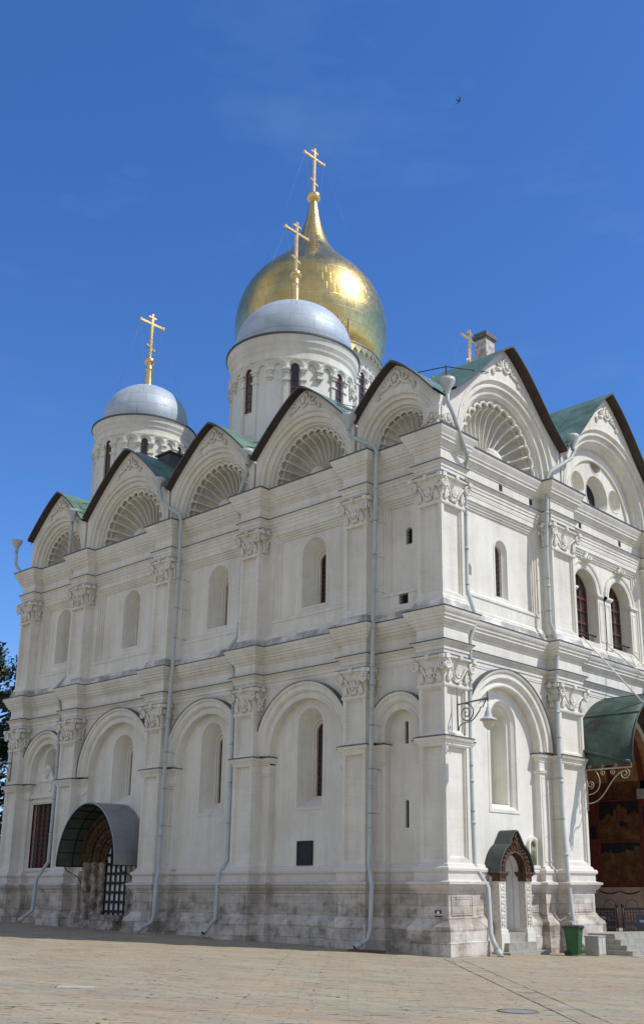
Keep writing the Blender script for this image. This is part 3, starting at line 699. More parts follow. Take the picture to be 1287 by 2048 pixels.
def gable(T, uc, w, ze, za, rs, zc, kind, depth, nf=15, ring=.72, over=.30, sxo=0):
    d0 = -.04; R = rs + ring; b = MB(); zb = 18.95; pw = 1.06 if T is FR else 1.3
    ol = outline(uc, w - .04, ze - .02, za - .06, 18, pw)
    arc = [(uc - R * cos(pi * i / 32), zc + R * sin(pi * i / 32)) for i in range(33)]
    poly = [(uc - w + .04, zb)] + ol + [(uc + w - .04, zb), (uc + R, zb)] + arc[::-1] + [(uc - R, zb)]
    b.plate(T, poly, [], d0); b.rim(T, poly, d0, d0 - .5)
    s_ = ring / .72
    b.arch(T, uc, zc, zb, [(R + .02, d0), (R + .02, d0 + .035), (R - .06 * s_, d0 + .045), (R - .10 * s_, d0), (R - .12 * s_, d0 - .08), (R - .20 * s_, d0 - .08), (R - .23 * s_, d0 - .05), (R - .29 * s_, d0 - .06), (R - .31 * s_, d0 - .20),
                           (R - .42 * s_, d0 - .23), (R - .44 * s_, d0 - .20), (R - .50 * s_, d0 - .22), (R - .54 * s_, d0 - .34), (R - .60 * s_, d0 - .36), (R - .62 * s_, d0 - .48), (R - .72 * s_ + .0, d0 - .52)] , 40)
    o = b.build('gable', MTRIM, CA)
    if kind != 'shell':
        q = MB(); q.arch(T, uc, zc, zb, [(rs, d0 - .51), (rs + .02, d0 - 1.0)], 40); q.build('niche', MTRIM, o)
    if kind == 'shell':
        q = MB(); q.plate(T, archloop(uc, rs + .02, zb, zc, 30), [], d0 - .82); q.build('niche_back', MDARK, o) if False else None
        q = MB(); shell(q, T, uc, zc, rs * .91, d0 - .50, rs * (.30 if T is FR else .44), nf, zb); q.build('shell', MTRIM, o)
        q = MB(); q.rim(T, archloop(uc, rs + .03, zb, zc, 40), d0 - .48, d0 - .75, 0, False); q.arch(T, uc, zc, zb, [(rs + .03, d0 - .68), (rs * .93, d0 - .72)], 40, 0); q.build('niche', [MTRIM, MDARK], o)
    q = MB(); relief(q, T, uc, zc + R + (za - zc - R) * .50, min(.74, (za - zc - R) * .70), d0); q.build('relief', MTRIM, o)
    # roof sheet, board soffit under the overhang
    oo = outline(uc, w + .02, ze, za, 18, pw); ot = [(u, z + .05) for u, z in oo]
    ROOF.grid([[T(u, over + .02, z) for u, z in ot], [T(u, -depth, z) for u, z in ot]])
    ROOF.grid([[T(u, over + .02, z + .05) for u, z in oo], [T(u, over + .02, z - .05) for u, z in oo]], 1)
    SOFF.grid([[T(u, over, z - .05) for u, z in oo], [T(u, d0 - .1, z - .05) for u, z in oo]])
    return o
V = [(1.17 + 3.75) / 2]
gable(FL, 2.22, 2.12, 20.55, 22.45, 1.36, 19.15, 'shell', 1.7, 11, .66)
gable(FL, 7.43, 3.0, 20.55, 23.05, 2.14, 19.15, 'shell', 9, 15)
gable(FL, 13.5, 3.0, 20.7, 23.2, 2.18, 19.15, 'shell', 9, 15)
gable(FL, 20.05, 3.45, 20.8, 23.75, 2.48, 19.15, 'shell', 9, 15)
gable(FL, 26.2, 2.6, 20.75, 22.95, 1.72, 19.2, 'shell', 9, 13)
gable(FR, 4.58, 4.02, 20.75, 24.15, 2.62, 19.1, 'shell', 4.6, 15, .86, .40)
gr = gable(FR, 13.0, 4.35, 20.95, 25.1, 3.35, 19.0, 'plain', 10, 0, .84, .40)
cs = [(13.05, 20.15, .98), (13.05, 21.85, .55), (11.35, 20.35, .55), (14.75, 20.35, .55)]
q = MB(); holes = [circ(*c) for c in cs]
q.plate(FR, archloop(13.0, 3.4, 18.95, 19.0, 40), holes, -.80)
q.arch(FR, 13.0, 19.0, 18.95, [(3.36, -.77), (3.36, -.8)], 40)
q.arch(FR, 13.0, 19.0, 18.95, [(2.8, -.8), (2.8, -.70), (2.86, -.69), (2.9, -.74), (3.36, -.76)], 40)
for (u, z, r) in cs:
    q.loft(FR, [(circ(u, z, r + .06), -.80), (circ(u, z, r + .05), -.775), (circ(u, z, r), -.78), (circ(u, z, r * .78), -1.35)])
    if r < .7: q.plate(FR, circ(u, z, r * .78), [], -1.35)
q.build('tympanum', MWALL, gr)
q = MB(); q.plate(FR, circ(*cs[0][:2], .78), [], -1.34); q.build('pane', MDARK, gr)
# urn-like ornaments beside the corner shells
for T, uu in ((FL, .35), (FR, .45)):
    q = MB(); relief(q, T, uu, 19.55, .5, .0); q.box(T, uu - .3, uu + .3, -.9, 0, 19.0, 20.0); q.build('corner_ornament', MTRIM, CA)
# valley caps between neighbouring gables
for T, uu in [(FL, 4.35), (FL, 10.5), (FL, 16.6), (FL, 23.6), (FR, 8.55)]:
    ROOF.box(T, uu - .3, uu + .3, -7, -1.0, 20.45, 20.8)
ROOF.box(WT, -28.6, -3.2, 3.2, 23, 20.2, 20.6)
# hipped decks over the nave
ROOF.grid([[(-27, 6, 20.6), (-3, 6, 20.6)], [(-27, 12.7, 24.6), (-3, 12.7, 24.6)], [(-27, 22, 20.6), (-3, 22, 20.6)]])
ROOF.grid([[(-3, 6, 20.6), (-3, 12.7, 24.6), (-3, 22, 20.6)], [(-3, 6, 20.5), (-3, 12.7, 20.5), (-3, 22, 20.5)]])
ro = ROOF.build('roof', [MGREEN, MFLASH], CA)
SOFF.build('soffit', MSOFF, ro)
# little walls closing the ends of the gable row
b = MB(); b.box(FL, 28.5, 29.0, -6, -.43, 18.9, 20.7); b.box(FL, 28.9, 29.25, -1.2, -.5, 20.2, 20.4); b.build('parapet', MTRIM, CA)
b = MB(); b.box(FL, .1, .45, -.9, -.44, 19.0, 20.5); b.box(FR, .11, .5, -.9, -.44, 19.0, 20.55); b.build('parapet', MTRIM, CA)
# roof hatch and guard rails
b = MB(); b.box(WT, -19.9, -18.9, 1.6, 2.6, 22.6, 23.85); b.box(WT, -20.0, -18.8, 1.5, 2.7, 23.85, 23.93); b.build('hatch', MFLASH, ro)
b = MB()
rail = [(-4.3, .1, 21.0), (-2.2, .4, 22.75), (-.6, .3, 21.5), (.1, .2, 20.9)]
b.tube([(.15, .25, 20.7), (.15, .25, 21.65)], .035, 5); b.tube([(.15, .25, 21.6), (-2.4, .2, 22.0)], .02, 4); b.tube([(.15, .25, 21.6), (.0, 3.3, 22.6)], .02, 4)
for gx, z0 in ((-5.0, 20.9), (-11.2, 21.0), (-17.3, 21.1), (-24.2, 21.1)):
    for s_ in (0, .8): b.tube([(gx - s_ * .75, .2, z0 + s_ * .55), (gx - s_ * .75, .2, z0 + .55 + s_ * .55)], .018, 4)
    b.tube([(gx, .2, z0 + .5), (gx - .9, .2, z0 + 1.1), (gx - .9, 2.0, z0 + 1.5)], .018, 4); b.tube([(gx, .2, z0 + .5), (gx, 2.2, z0 + .9)], .018, 4)
b.tube([(-29.4, .3, 20.8), (-29.4, .3, 21.4), (-28.6, .3, 21.6), (-28.6, .3, 21.2)], .02, 4)
b.build('guard_rail', MIRON, ro)

# ---- chimney on the roof
b = MB(); b.box(WT, -2.62, -2.0, 6.05, 6.7, 22.0, 26.1, 0); b.box(WT, -2.67, -1.95, 6.0, 6.75, 26.1, 26.17, 1); b.box(WT, -2.71, -1.91, 5.96, 6.79, 26.17, 26.32, 1); b.box(WT, -2.65, -1.97, 6.02, 6.73, 26.32, 26.45, 1)
n = N('flaking_whitewashed_brick'); br = bricks(n, facade_vec(n), .26, .085, .012, (.42, .28, .22), (.34, .2, .16), (.5, .48, .45))
cc = n.mix(br.outputs[0], (.62, .61, .60), n.ramp(n.noise(5, 7, .75), [(.44, .0), (.54, .95)]))
MCHIM = n.out(cc, .9, 0, n.bump(br.outputs[0], .6, .02))
MCAP = m_simple('dark_brick_cap', (.17, .15, .14), .9, 0, .35, 8, .4)
b.build('chimney', [MCHIM, MCAP], ro)

# ---- domes
def ring_of(fn, n, a0=0.0):
    for i in range(n): fn(a0 + 2 * pi * i / n)
def cross(parent, c, z0, h, arm, mat, slant=1):
    """eight-pointed cross: upright, short top bar, long bar, slanted foot bar; bars run along y"""
    x, y = c; q = MB(); t = .068
    q.box(WT, x - t, x + t, y - t, y + t, z0, z0 + h)
    q.box(WT, x - t * .8, x + t * .8, y - arm, y + arm, z0 + h * .76, z0 + h * .76 + .13)
    q.box(WT, x - t * .8, x + t * .8, y - arm * .33, y + arm * .33, z0 + h * .90, z0 + h * .90 + .11)
    a, s_ = arm * .36, slant * arm * .16
    vs = [(x + e * t * .8, y + k * a, z0 + h * .22 - k * s_ + v) for e in (-1, 1) for k in (-1, 1) for v in (0, .11)]
    q.add(vs, [(0, 1, 3, 2), (4, 6, 7, 5), (0, 4, 5, 1), (2, 3, 7, 6), (0, 2, 6, 4), (1, 5, 7, 3)])
    for yy in (y - arm, y + arm): q.box(WT, x - t, x + t, yy - .06, yy + .06, z0 + h * .76 - .03, z0 + h * .76 + .16)
    q.build('cross', mat, parent)
def wires(parent, c, z0, h, arm, rad, zd):
    x, y = c
    for s_ in (-1, 1):
        for a in (radians(50), radians(-50)):
            q = MB(); q.tube([(x, y + s_ * arm * .97, z0 + h * .77), (x + rad * sin(a) , y + s_ * rad * cos(a), zd)], .006, 4); q.build('stay_wire', MWIRE, parent)
MWIRE = m_simple('galvanised_wire', (.22, .22, .22), .6, .3)
def drum(c, R, z0, z1, RC, narch, nwin, a0, wz, cz):
    T = polar(c[0], c[1], R); b = MB()
    b.lathe((c[0], c[1], 0), [(R + .1, z0 - 3), (R + .1, z0 + .2), (R, z0 + .3), (R, z1)], 72)
    h = cz
    b.lathe((c[0], c[1], 0), [(R, z1 - .02), (R + .06, z1), (R + .06, z1 + .12), (R + .02, z1 + .14), (R + .03, z1 + h * .30), (R + (RC - R) * .35, z1 + h * .42), (R + (RC - R) * .42, z1 + h * .5), (R + (RC - R) * .72, z1 + h * .66),
                                  (R + (RC - R) * .76, z1 + h * .74), (RC - .02, z1 + h * .92)], 72, 0, False)
    b.lathe((c[0], c[1], 0), [(RC - .02, z1 + h * .92), (RC + .04, z1 + h * .93), (RC + .04, z1 + h), (R * .9, z1 + h + .16)], 72, 1, False)
    step = 2 * pi * R / narch; rr = step / 2 * .80
    for i in range(narch):
        u = (a0 * R) + step * i; zc = z1 - .18 - rr
        b.arch(T, u, zc, zc - .12, [(rr - .11, .0), (rr - .11, .10), (rr - .03, .14), (rr + .02, .19), (rr + .08, .21), (rr + .085, .0)], 10)
        um = u + step / 2; iswin = i % (narch // nwin) == 0; nxt = (i + 1) % (narch // nwin) == 0
        b.box(T, um - .17, um + .17, .0, .23, zc - .18, zc - .08); b.box(T, um - .13, um + .13, 0, .17, zc - .30, zc - .18)
        if not (iswin or nxt):
            b.box(T, um - .09, um + .09, 0, .14, zc - .42, zc - .30); b.box(T, um - .16, um + .16, 0, .20, zc - .52, zc - .42); b.box(T, um - .1, um + .1, 0, .09, zc - .62, zc - .52)
        else:
            b.box(T, um - .11, um + .11, 0, .09, z0 + .3, zc - .30); b.box(T, um - .17, um + .17, 0, .15, zc - .72, zc - .64)
    o = b.build('drum', [MWALL, MFLASH], CA)
    for i in range(nwin):
        u = a0 * R + 2 * pi * R * i / nwin; hw = min(.27, rr * .62); q = MB(); zc = z1 - .18 - rr
        q.plate(T, archloop(u, hw, wz, zc, 12), [], .012, 1)
        q.arch(T, u, zc, wz, [(hw - .06, .015), (hw - .06, .05), (hw, .05), (hw, .015)], 12)
        nb = max(2, int((zc - wz) / .42))
        for j in range(nb): zz = wz + (zc - wz) * (j + .5) / nb; q.box(T, u - hw, u + hw, .013, .045, zz - .03, zz + .03)
        q.build('drum_window', [MBROWN, MGLASS], o)
    return o
def smooth_prof(pts, n=6):
    out = []
    P = [pts[0]] + pts + [pts[-1]]
    for i in range(1, len(P) - 2):
        for k in range(n):
            t = k / n; p0, p1, p2, p3 = P[i - 1:i + 3]
            out.append(tuple(.5 * (2 * p1[j] + (p2[j] - p0[j]) * t + (2 * p0[j] - 5 * p1[j] + 4 * p2[j] - p3[j]) * t * t + (3 * p1[j] - p0[j] - 3 * p2[j] + p3[j]) * t ** 3) for j in (0, 1)))
    return out + [pts[-1]]
def silver(c, R, z0, z1, RC, cz, dome_r, dome_h, stem, a0, wz, arm, ch):
    o = drum(c, R, z0, z1, RC, 24, 8, a0, wz, cz); zb = z1 + cz + .1
    m = m_sheet('silvery_dome_sheet', (.44, .52, .59), (.52, .60, .67), .52, .1, dome_r * .42, dome_h * .24, (c[0], c[1], dome_r), .75, .12)
    k = dome_r; hh = dome_h
    pr = smooth_prof([(k * .965, 0), (k * 1.0, hh * .2), (k * .975, hh * .4), (k * .88, hh * .60), (k * .70, hh * .79), (k * .45, hh * .93), (k * .2, hh * .99), (.0, hh)])
    b = MB(); b.lathe((c[0], c[1], zb), pr, 72); d = b.build('dome', m, CA)
    zt = zb + hh - .1
    b = MB(); b.lathe((c[0], c[1], zt), smooth_prof([(.42, 0), (.30, .12), (.24, .4), (.20, stem * .75), (.24, stem * .8), (.19, stem * .85), (.16, stem)], 4), 20); b.build('finial', MGOLD, d)
    b = MB(); zz = zt + stem; rb = .31; b.lathe((c[0], c[1], zz + rb * .7), [(rb * cos(a), rb * .88 * sin(a)) for a in [-pi / 2 + pi * i / 14 for i in range(15)]], 24); b.build('ball', MGOLD, d)
    cross(d, c, zz + rb * 1.4, ch, arm, MGOLD)
    wires(d, c, zz + rb * 1.4, ch, arm, k * .9, zb + hh * .5)
    return d
silver((-13.4, 5.0), 3.08, 22.0, 27.02, 3.42, 1.27, 3.0, 3.08, 1.98, radians(3), 24.4, .82, 2.98)
silver((-26.0, 5.0), 2.72, 21.5, 26.95, 3.02, 1.1, 2.48, 2.88, 1.72, radians(10), 24.4, .82, 3.0)
silver((-13.4, 20.5), 2.9, 21.5, 28.4, 3.2, .9, 2.7, 2.9, 1.2, radians(6), 25.6, .82, 3.05)
# gilded onion
GC = (-20.0, 12.7)
od = drum(GC, 4.05, 22.5, 32.1, 4.5, 30, 10, radians(4), 28.0, 1.15)
n = N('gilded_onion_sheet'); sx = n.node('ShaderNodeSeparateXYZ'); n.link(n.pos, sx.inputs[0])
ta = n.node('ShaderNodeMath', operation='SUBTRACT'); n.link(sx.outputs[0], ta.inputs[0]); ta.inputs[1].default_value = GC[0]
tb = n.node('ShaderNodeMath', operation='SUBTRACT'); n.link(sx.outputs[1], tb.inputs[0]); tb.inputs[1].default_value = GC[1]
t2 = n.node('ShaderNodeMath', operation='ARCTAN2'); n.link(tb.outputs[0], t2.inputs[0]); n.link(ta.outputs[0], t2.inputs[1])
t3 = n.node('ShaderNodeMath', operation='MULTIPLY'); n.link(t2.outputs[0], t3.inputs[0]); t3.inputs[1].default_value = 4.7
cb = n.node('ShaderNodeCombineXYZ'); n.link(t3.outputs[0], cb.inputs[0]); n.link(sx.outputs[2], cb.inputs[1])
br = bricks(n, cb.outputs[0], .5, .72, .012, (1, 1, 1), (.82, .82, .82), (.35, .35, .35))
gcol = n.ramp(n.noise(.9, 5), [(.35, (.62, .47, .17)), (.65, (.76, .60, .25))])
nb = n.bump(br.outputs[0], .3, .015); nb = n.bump(n.noise(2.2, 4, .55), .22, .05, nb); nb = n.bump(n.noise(9, 4, .55), .12, .01, nb)
MONION = n.out(n.mix(gcol, br.outputs[0], .6, 'MULTIPLY'), n.ramp(n.noise(3, 5), [(.3, .26), (.7, .36)]), 1.0, nb)
pr = smooth_prof([(4.0, 0), (4.42, .7), (4.72, 1.9), (4.74, 3.0), (4.50, 4.3), (3.95, 5.5), (3.15, 6.5), (2.3, 7.35), (1.6, 8.1), (1.08, 8.95), (.72, 9.9), (.46, 10.9), (.27, 12.0), (.2, 12.3)])
b = MB(); b.lathe((*GC, 33.2), pr, 96); dg = b.build('onion_dome', MONION, CA)
b = MB(); Tg = polar(*GC, 4.2)
for i in range(60):
    u = 2 * pi * 4.2 * i / 60; h2 = pi * 4.2 / 60
    b.slab(Tg, [(u - h2, 33.3), (u + h2, 33.3), (u + h2, 33.0), (u + h2 * .55, 32.86), (u + h2 * .2, 32.72), (u, 32.6), (u - h2 * .2, 32.72), (u - h2 * .55, 32.86), (u - h2, 33.0)], .30, .33)
b.build('valance', MGOLD, dg)
b = MB(); b.lathe((*GC, 45.75), [(.46 * cos(a), .42 * sin(a)) for a in [-pi / 2 + pi * i / 16 for i in range(17)]], 28); b.lathe((*GC, 45.35), [(.2, 0), (.3, .05), (.2, .14)], 20); b.build('ball', MGOLD, dg)
cross(dg, GC, 46.1, 3.4, .9, MGOLD); wires(dg, GC, 46.1, 3.4, .9, 3.3, 39.9)
# gilt ladder on the side of the big drum
b = MB(); al = radians(-22); e = Vector((cos(al), sin(al), 0)); tt = Vector((-sin(al), cos(al), 0)); c0 = Vector((*GC, 0))
for s_ in (-.32, .32): b.tube([c0 + e * 4.9 + tt * s_ + Vector((0, 0, z)) for z in (24, 30, 34.4)], .045, 6)
for i in range(24): z = 24.4 + .42 * i; b.tube([c0 + e * 4.9 + tt * -.32 + Vector((0, 0, z)), c0 + e * 4.9 + tt * .32 + Vector((0, 0, z))], .022, 5)
for z in (27, 31, 34): b.tube([c0 + e * 4.9 + tt * .32 + Vector((0, 0, z)), c0 + e * 4.1 + tt * .32 + Vector((0, 0, z))], .02, 5)
b.build('ladder', m_simple('copper_ladder', (.45, .24, .12), .4, .7), od)

MCLAMP = m_simple('grey_pipe_clamp', (.25, .27, .27), .5, .2)
# ---- downpipes
def downpipe(T, pts, outlet=True, clamps=(16, 14.6, 13.2, 9.5, 8, 6.4, 4.8), r=.085):
    P = [Vector(T(u, d, z)) for u, z, d in pts]
    b = MB(); b.tube(P, r, 10)
    for i in range(1, len(P) - 1):       # socket joints
        L = (P[i + 1] - P[i]); k = int(L.length / 1.9)
        for j in range(1, k + 1):
            q = P[i] + L * (j / (k + 1)); t = L.normalized() * .05; b.tube([q - t, q + t], r + .014, 10)
    o = b.build('downpipe', MPIPE, CA)
    f = P[0]; q = MB(); q.lathe((f.x, f.y, f.z), [(r, -.42), (r + .02, -.3), (.16, -.12), (.30, .12), (.31, .26), (.27, .26), (.14, -.05), (.05, -.1)], 16); q.build('funnel', MPIPE, o)
    for i in range(1, len(P) - 1):
        for cz in clamps:
            if P[i + 1].z < cz < P[i].z:
                t = (P[i].z - cz) / max(.01, P[i].z - P[i + 1].z); m = P[i].lerp(P[i + 1], t); q = MB()
                q.lathe((m.x, m.y, m.z), [(r + .008, -.02), (r + .008, .02)], 10)
                q.tube([m, m + Vector(T(0, -.7, 0))], .008, 4); uu = Vector(T(1, 0, 0)) - Vector(T(0, 0, 0)); q.tube([m, m - uu * .3], .007, 4); q.build('pipe_clamp', MCLAMP, o)
    if outlet:
        e_ = P[-1]; dr = (P[-1] - P[-2]).normalized(); q = MB(); q.tube([e_ - dr * .05, e_ + dr * .22], r + .02, 12); q.tube([e_ + dr * .221, e_ + dr * .225], r, 12, 1); q.build('outlet', [MPIPE, MDARK], o)
downpipe(FL, [(4.41, 20.5, .35), (4.43, 19.9, .3), (4.2, 19.72, .25), (3.28, 19.14, .1), (3.16, 18.86, .05), (3.24, 15.83, .05), (3.34, 11.83, .05), (3.42, 7.09, .05), (3.5, 2.95, .05), (3.1, 2.25, .35), (3.12, .8, .4), (3.18, .45, .48), (3.3, .3, .75)])
downpipe(FL, [(10.75, 20.79, .2), (10.98, 20.12, .0), (11.42, 19.31, -.05), (11.69, 18.87, .0), (11.30, 17.64, -.2), (11.30, 13.37, -.2), (11.3, 12.6, -.1), (11.66, 12.07, .1), (11.43, 10.97, -.1), (11.38, 7.77, -.1), (11.4, 3.3, -.1), (11.57, 2.67, .2), (11.46, .98, .38), (11.5, .62, .75)])
downpipe(FL, [(17.02, 21.06, .3), (16.89, 20.21, .25), (16.58, 19.89, .2), (15.5, 19.15, .1), (15.46, 18.78, .05), (15.45, 14.99, .05), (15.52, 11.83, .05), (15.65, 9.24, .05), (15.7, 5.93, .05), (15.75, 2.9, .05), (15.38, 2.3, .4), (15.40, 1.05, .42), (15.45, .8, .5), (15.7, .55, .8)])
downpipe(FL, [(24.42, 21.23, .3), (24.79, 20.39, .1), (24.95, 19.05, .0), (24.45, 17.64, -.2), (24.42, 14.25, -.2), (24.42, 12.6, -.1), (24.94, 12.07, .1), (24.7, 10.92, -.1), (24.6, 7.39, -.1), (24.68, 3.41, -.1), (25.1, 2.64, .2), (24.95, 1.15, .38), (25.14, .8, .75)])
downpipe(FL, [(30.1, 20.81, .2), (30.2, 19.7, .1), (29.45, 18.63, -.2), (29.4, 17.5, -.6)], False)
downpipe(FR, [(.12, 20.71, .3), (.10, 20.07, .3), (.24, 19.37, .5), (1.3, 18.11, .30), (1.75, 17.9, -.2), (1.75, 13.03, -.2), (1.74, 11.81, .2), (1.58, 11.0, .0), (1.56, 7.32, -.1), (1.62, 2.95, -.05), (1.84, 2.2, .33), (1.80, .70, .42), (1.78, .42, .55), (1.80, .12, .72)])
downpipe(FR, [(9.2, 21.4, .3), (9.3, 20.95, .3), (9.1, 20.55, .25), (7.6, 19.51, .1), (7.45, 19.24, .0), (7.12, 15.82, .0), (7.12, 12.7, .0), (7.5, 11.94, .1), (7.38, 10.14, .0), (7.4, 7.92, .0), (7.42, 4.58, .0), (7.40, 2.3, .15), (7.40, .75, .3), (7.30, .3, .5), (7.36, .05, .75)])

# ---- north-west door: stepped carved portal, grille gate, sheet-metal awning
b = MB(); c = 20.05
def ell(uc, w, z0, zs, h, n=24): return archloop(uc, w, z0, zs, n, h)
MCARVE = None
n = N('worn_carved_portal_stone'); cc = n.ramp(n.noise(3.2, 8, .72), [(.36, (.10, .075, .055)), (.5, (.30, .25, .20)), (.64, (.55, .50, .44))])
MCARVE = n.out(cc, .9, 0, n.bump(n.noise(7, 6, .7), .8, .05))
n = N('darkened_gilt_carving'); cc = n.ramp(n.noise(8, 7, .7), [(.4, (.035, .022, .012)), (.56, (.12, .065, .028)), (.7, (.30, .16, .05))])
MGILT = n.out(cc, .7, .1, n.bump(n.noise(14, 5, .7), .8, .04))
radii = [2.05, 1.62, 1.25, .97]; deps = [-.35, -.55, -.74, -.92]
for i in range(3):
    r0, r1, d0, d1 = radii[i], radii[i + 1], deps[i], deps[i + 1]
    for s_ in (-1, 1):
        ua, ub = c + s_ * r0, c + s_ * r1
        b.box(FL, min(ua, ub), max(ua, ub), d1, d0, .4, 3.35, 0)
        b.lathe(FL(c + s_ * (r1 + .13), d0 - .06, 0), [(.19, .5), (.19, .95), (.12, 1.05), (.12, 2.0), (.16, 2.06), (.12, 2.12), (.12, 3.0), (.17, 3.1), (.2, 3.3)], 12, 0)
    b.arch(FL, c, 3.35, None, [(r0, d0), (r0, d0 + .0), (r1 + .12, d0), (r1 + .07, d0 - .08), (r1, d0 - .1), (r1, d1)], 24, 1)
b.box(FL, c - 2.35, c + 2.35, -1.6, -.2, -.3, .62, 0); b.box(FL, c - 1.3, c + 1.3, -.25, .15, -.3, .78, 0); b.box(FL, c - 1.2, c + 1.2, -1.2, -.3, .6, 1.0, 0)
b.arch(FL, c, 3.4, None, [(2.05, -.45), (2.05, -.3), (2.2, -.28), (2.3, -.36), (2.32, DF)], 24, 1)
b.box(FL, c - 1, c + 1, -1.1, -.97, .6, 4.6, 2)
po_ = b.build('portal', [MCARVE, MGILT, MWHITE], CA)
b = MB(); zt = 4.35
for j in range(6): u = c - .95 + 1.9 * j / 5; b.box(FL, u - .05, u + .05, -.94, -.90, .98, 3.35 + sqrt(max(0, .92 - (u - c) ** 2)))
for j in range(8): z = 1.15 + .42 * j; b.box(FL, c - .95, c + .95, -.90, -.865, z - .06, z + .06)
b.build('gate', MIRON, po_)
b = MB(); b.grid([[FL(c + 2.33 * cos(pi * i / 28), d, 3.17 + 2.82 * sin(pi * i / 28)) for i in range(29)] for d in (.95, DF)], 0)
b.grid([[FL(c + 2.28 * cos(pi * i / 28), d, 3.17 + 2.77 * sin(pi * i / 28)) for i in range(29)] for d in (.95, DF)], 1)
b.grid([[FL(c + r * cos(pi * i / 28), .95, 3.17 + (r + .49) * sin(pi * i / 28)) for i in range(29)] for r in (2.33, 2.28)], 0)
aw = b.build('canopy', [MZINC, m_sheet('awning_lining', (.10, .115, .105), (.16, .175, .155), .5, .2, 2.0, .5)], po_) if False else b.build('canopy', [MZINC, m_sheet('awning_lining', (.10, .115, .105), (.16, .175, .155), .5, .2, 2.0, .5)], CA)
b = MB()
for i in range(1, 14): a = pi * i / 14; b.tube([FL(c + 2.26 * cos(a), .93, 3.17 + 2.75 * sin(a)), FL(c + 2.26 * cos(a), DF, 3.17 + 2.75 * sin(a))], .02, 4)
for d in (.93, .1): b.tube([FL(c + 2.25 * cos(pi * i / 28), d, 3.17 + 2.74 * sin(pi * i / 28)) for i in range(29)], .028, 5)
for s_ in (-1, 1): b.tube([FL(c + s_ * 2.28, .93, 3.17), FL(c + s_ * 2.28, DF, 3.17)], .03, 5); b.tube(bez(FL(c + s_ * 2.1, .6, 3.15), FL(c + s_ * 2.1, .5, 2.8), FL(c + s_ * 2.1, -.2, 2.9), FL(c + s_ * 2.1, -.35, 2.4)), .02, 4)
b.build('canopy_frame', MIRON, aw)
# lattice window with its carved pediment in the end bay
b = MB(); cu, hw = 26.4, 1.05; T = FL
b.slab(T, rect(cu - hw - .34, cu + hw + .34, 2.98, 6.62), DF, DF + .12, 0, [rect(cu - hw, cu + hw, 3.15, 6.32)])
b.slab(T, rect(cu - hw - .2, cu + hw + .2, 3.04, 6.5), DF + .12, DF + .17, 0, [rect(cu - hw - .08, cu + hw + .08, 3.12, 6.4)])
b.box(T, cu - hw - .42, cu + hw + .42, DF, DF + .26, 6.62, 6.74); b.box(T, cu - hw - .36, cu + hw + .36, DF, DF + .2, 6.74, 6.84)
ped = [(cu - 1.3, 6.84), (cu + 1.3, 6.84), (cu + 1.25, 7.05), (cu + .95, 7.3), (cu + .62, 7.42), (cu + .6, 7.6), (cu + .42, 7.78), (cu + .3, 8.0), (cu + .18, 8.22), (cu, 8.32), (cu - .18, 8.22), (cu - .3, 8.0), (cu - .42, 7.78), (cu - .6, 7.6), (cu - .62, 7.42), (cu - .95, 7.3), (cu - 1.25, 7.05)]
b.slab(T, ped, DF, DF + .12)
for s_ in (-1, 1):
    b.tube([T(u, DF + .13, z) for u, z in bez((cu + s_ * .35, 6.95), (cu + s_ * .75, 6.9), (cu + s_ * .25, 7.4), (cu + s_ * .55, 7.42))], .05, 5)
    b.tube([T(u, DF + .13, z) for u, z in bez((cu + s_ * 1.2, 6.95), (cu + s_ * 1.15, 7.2), (cu + s_ * .9, 7.3), (cu + s_ * .7, 7.3))], .05, 5)
b.tube([T(cu - .62, DF + .13, 7.44), T(cu + .62, DF + .13, 7.44)], .05, 5)
for j in range(5): a = radians(50 + 20 * j); b.tube([T(cu, DF + .13, 7.6), T(cu + .4 * cos(a), DF + .14, 7.6 + .5 * sin(a))], [.05, .04], 5)
b.rim(T, rect(cu - hw, cu + hw, 3.15, 6.32), DF + .12, DF - .35)
o = b.build('window', MWALL, CA)
q = MB(); q.plate(T, rect(cu - hw, cu + hw, 3.15, 6.32), [], DF - .10); q.build('pane', MDARK, o)
q = MB()
for i in range(5):
    for j in range(13):
        u0 = cu - hw + 2 * hw * (i + .5) / 5; z0 = 3.15 + 3.17 * (j + .5) / 13; w_ = hw / 5; h_ = 3.17 / 26
        q.tube([T(u0 - w_ * .55, DF + .04, z0 - h_), T(u0 - w_, DF + .04, z0), T(u0 - w_ * .55, DF + .04, z0 + h_)], .02, 4); q.tube([T(u0 + w_ * .55, DF + .04, z0 - h_), T(u0 + w_, DF + .04, z0), T(u0 + w_ * .55, DF + .04, z0 + h_)], .02, 4)
q.build('grille', m_simple('rust_red_lattice', (.27, .10, .08), .6), o)

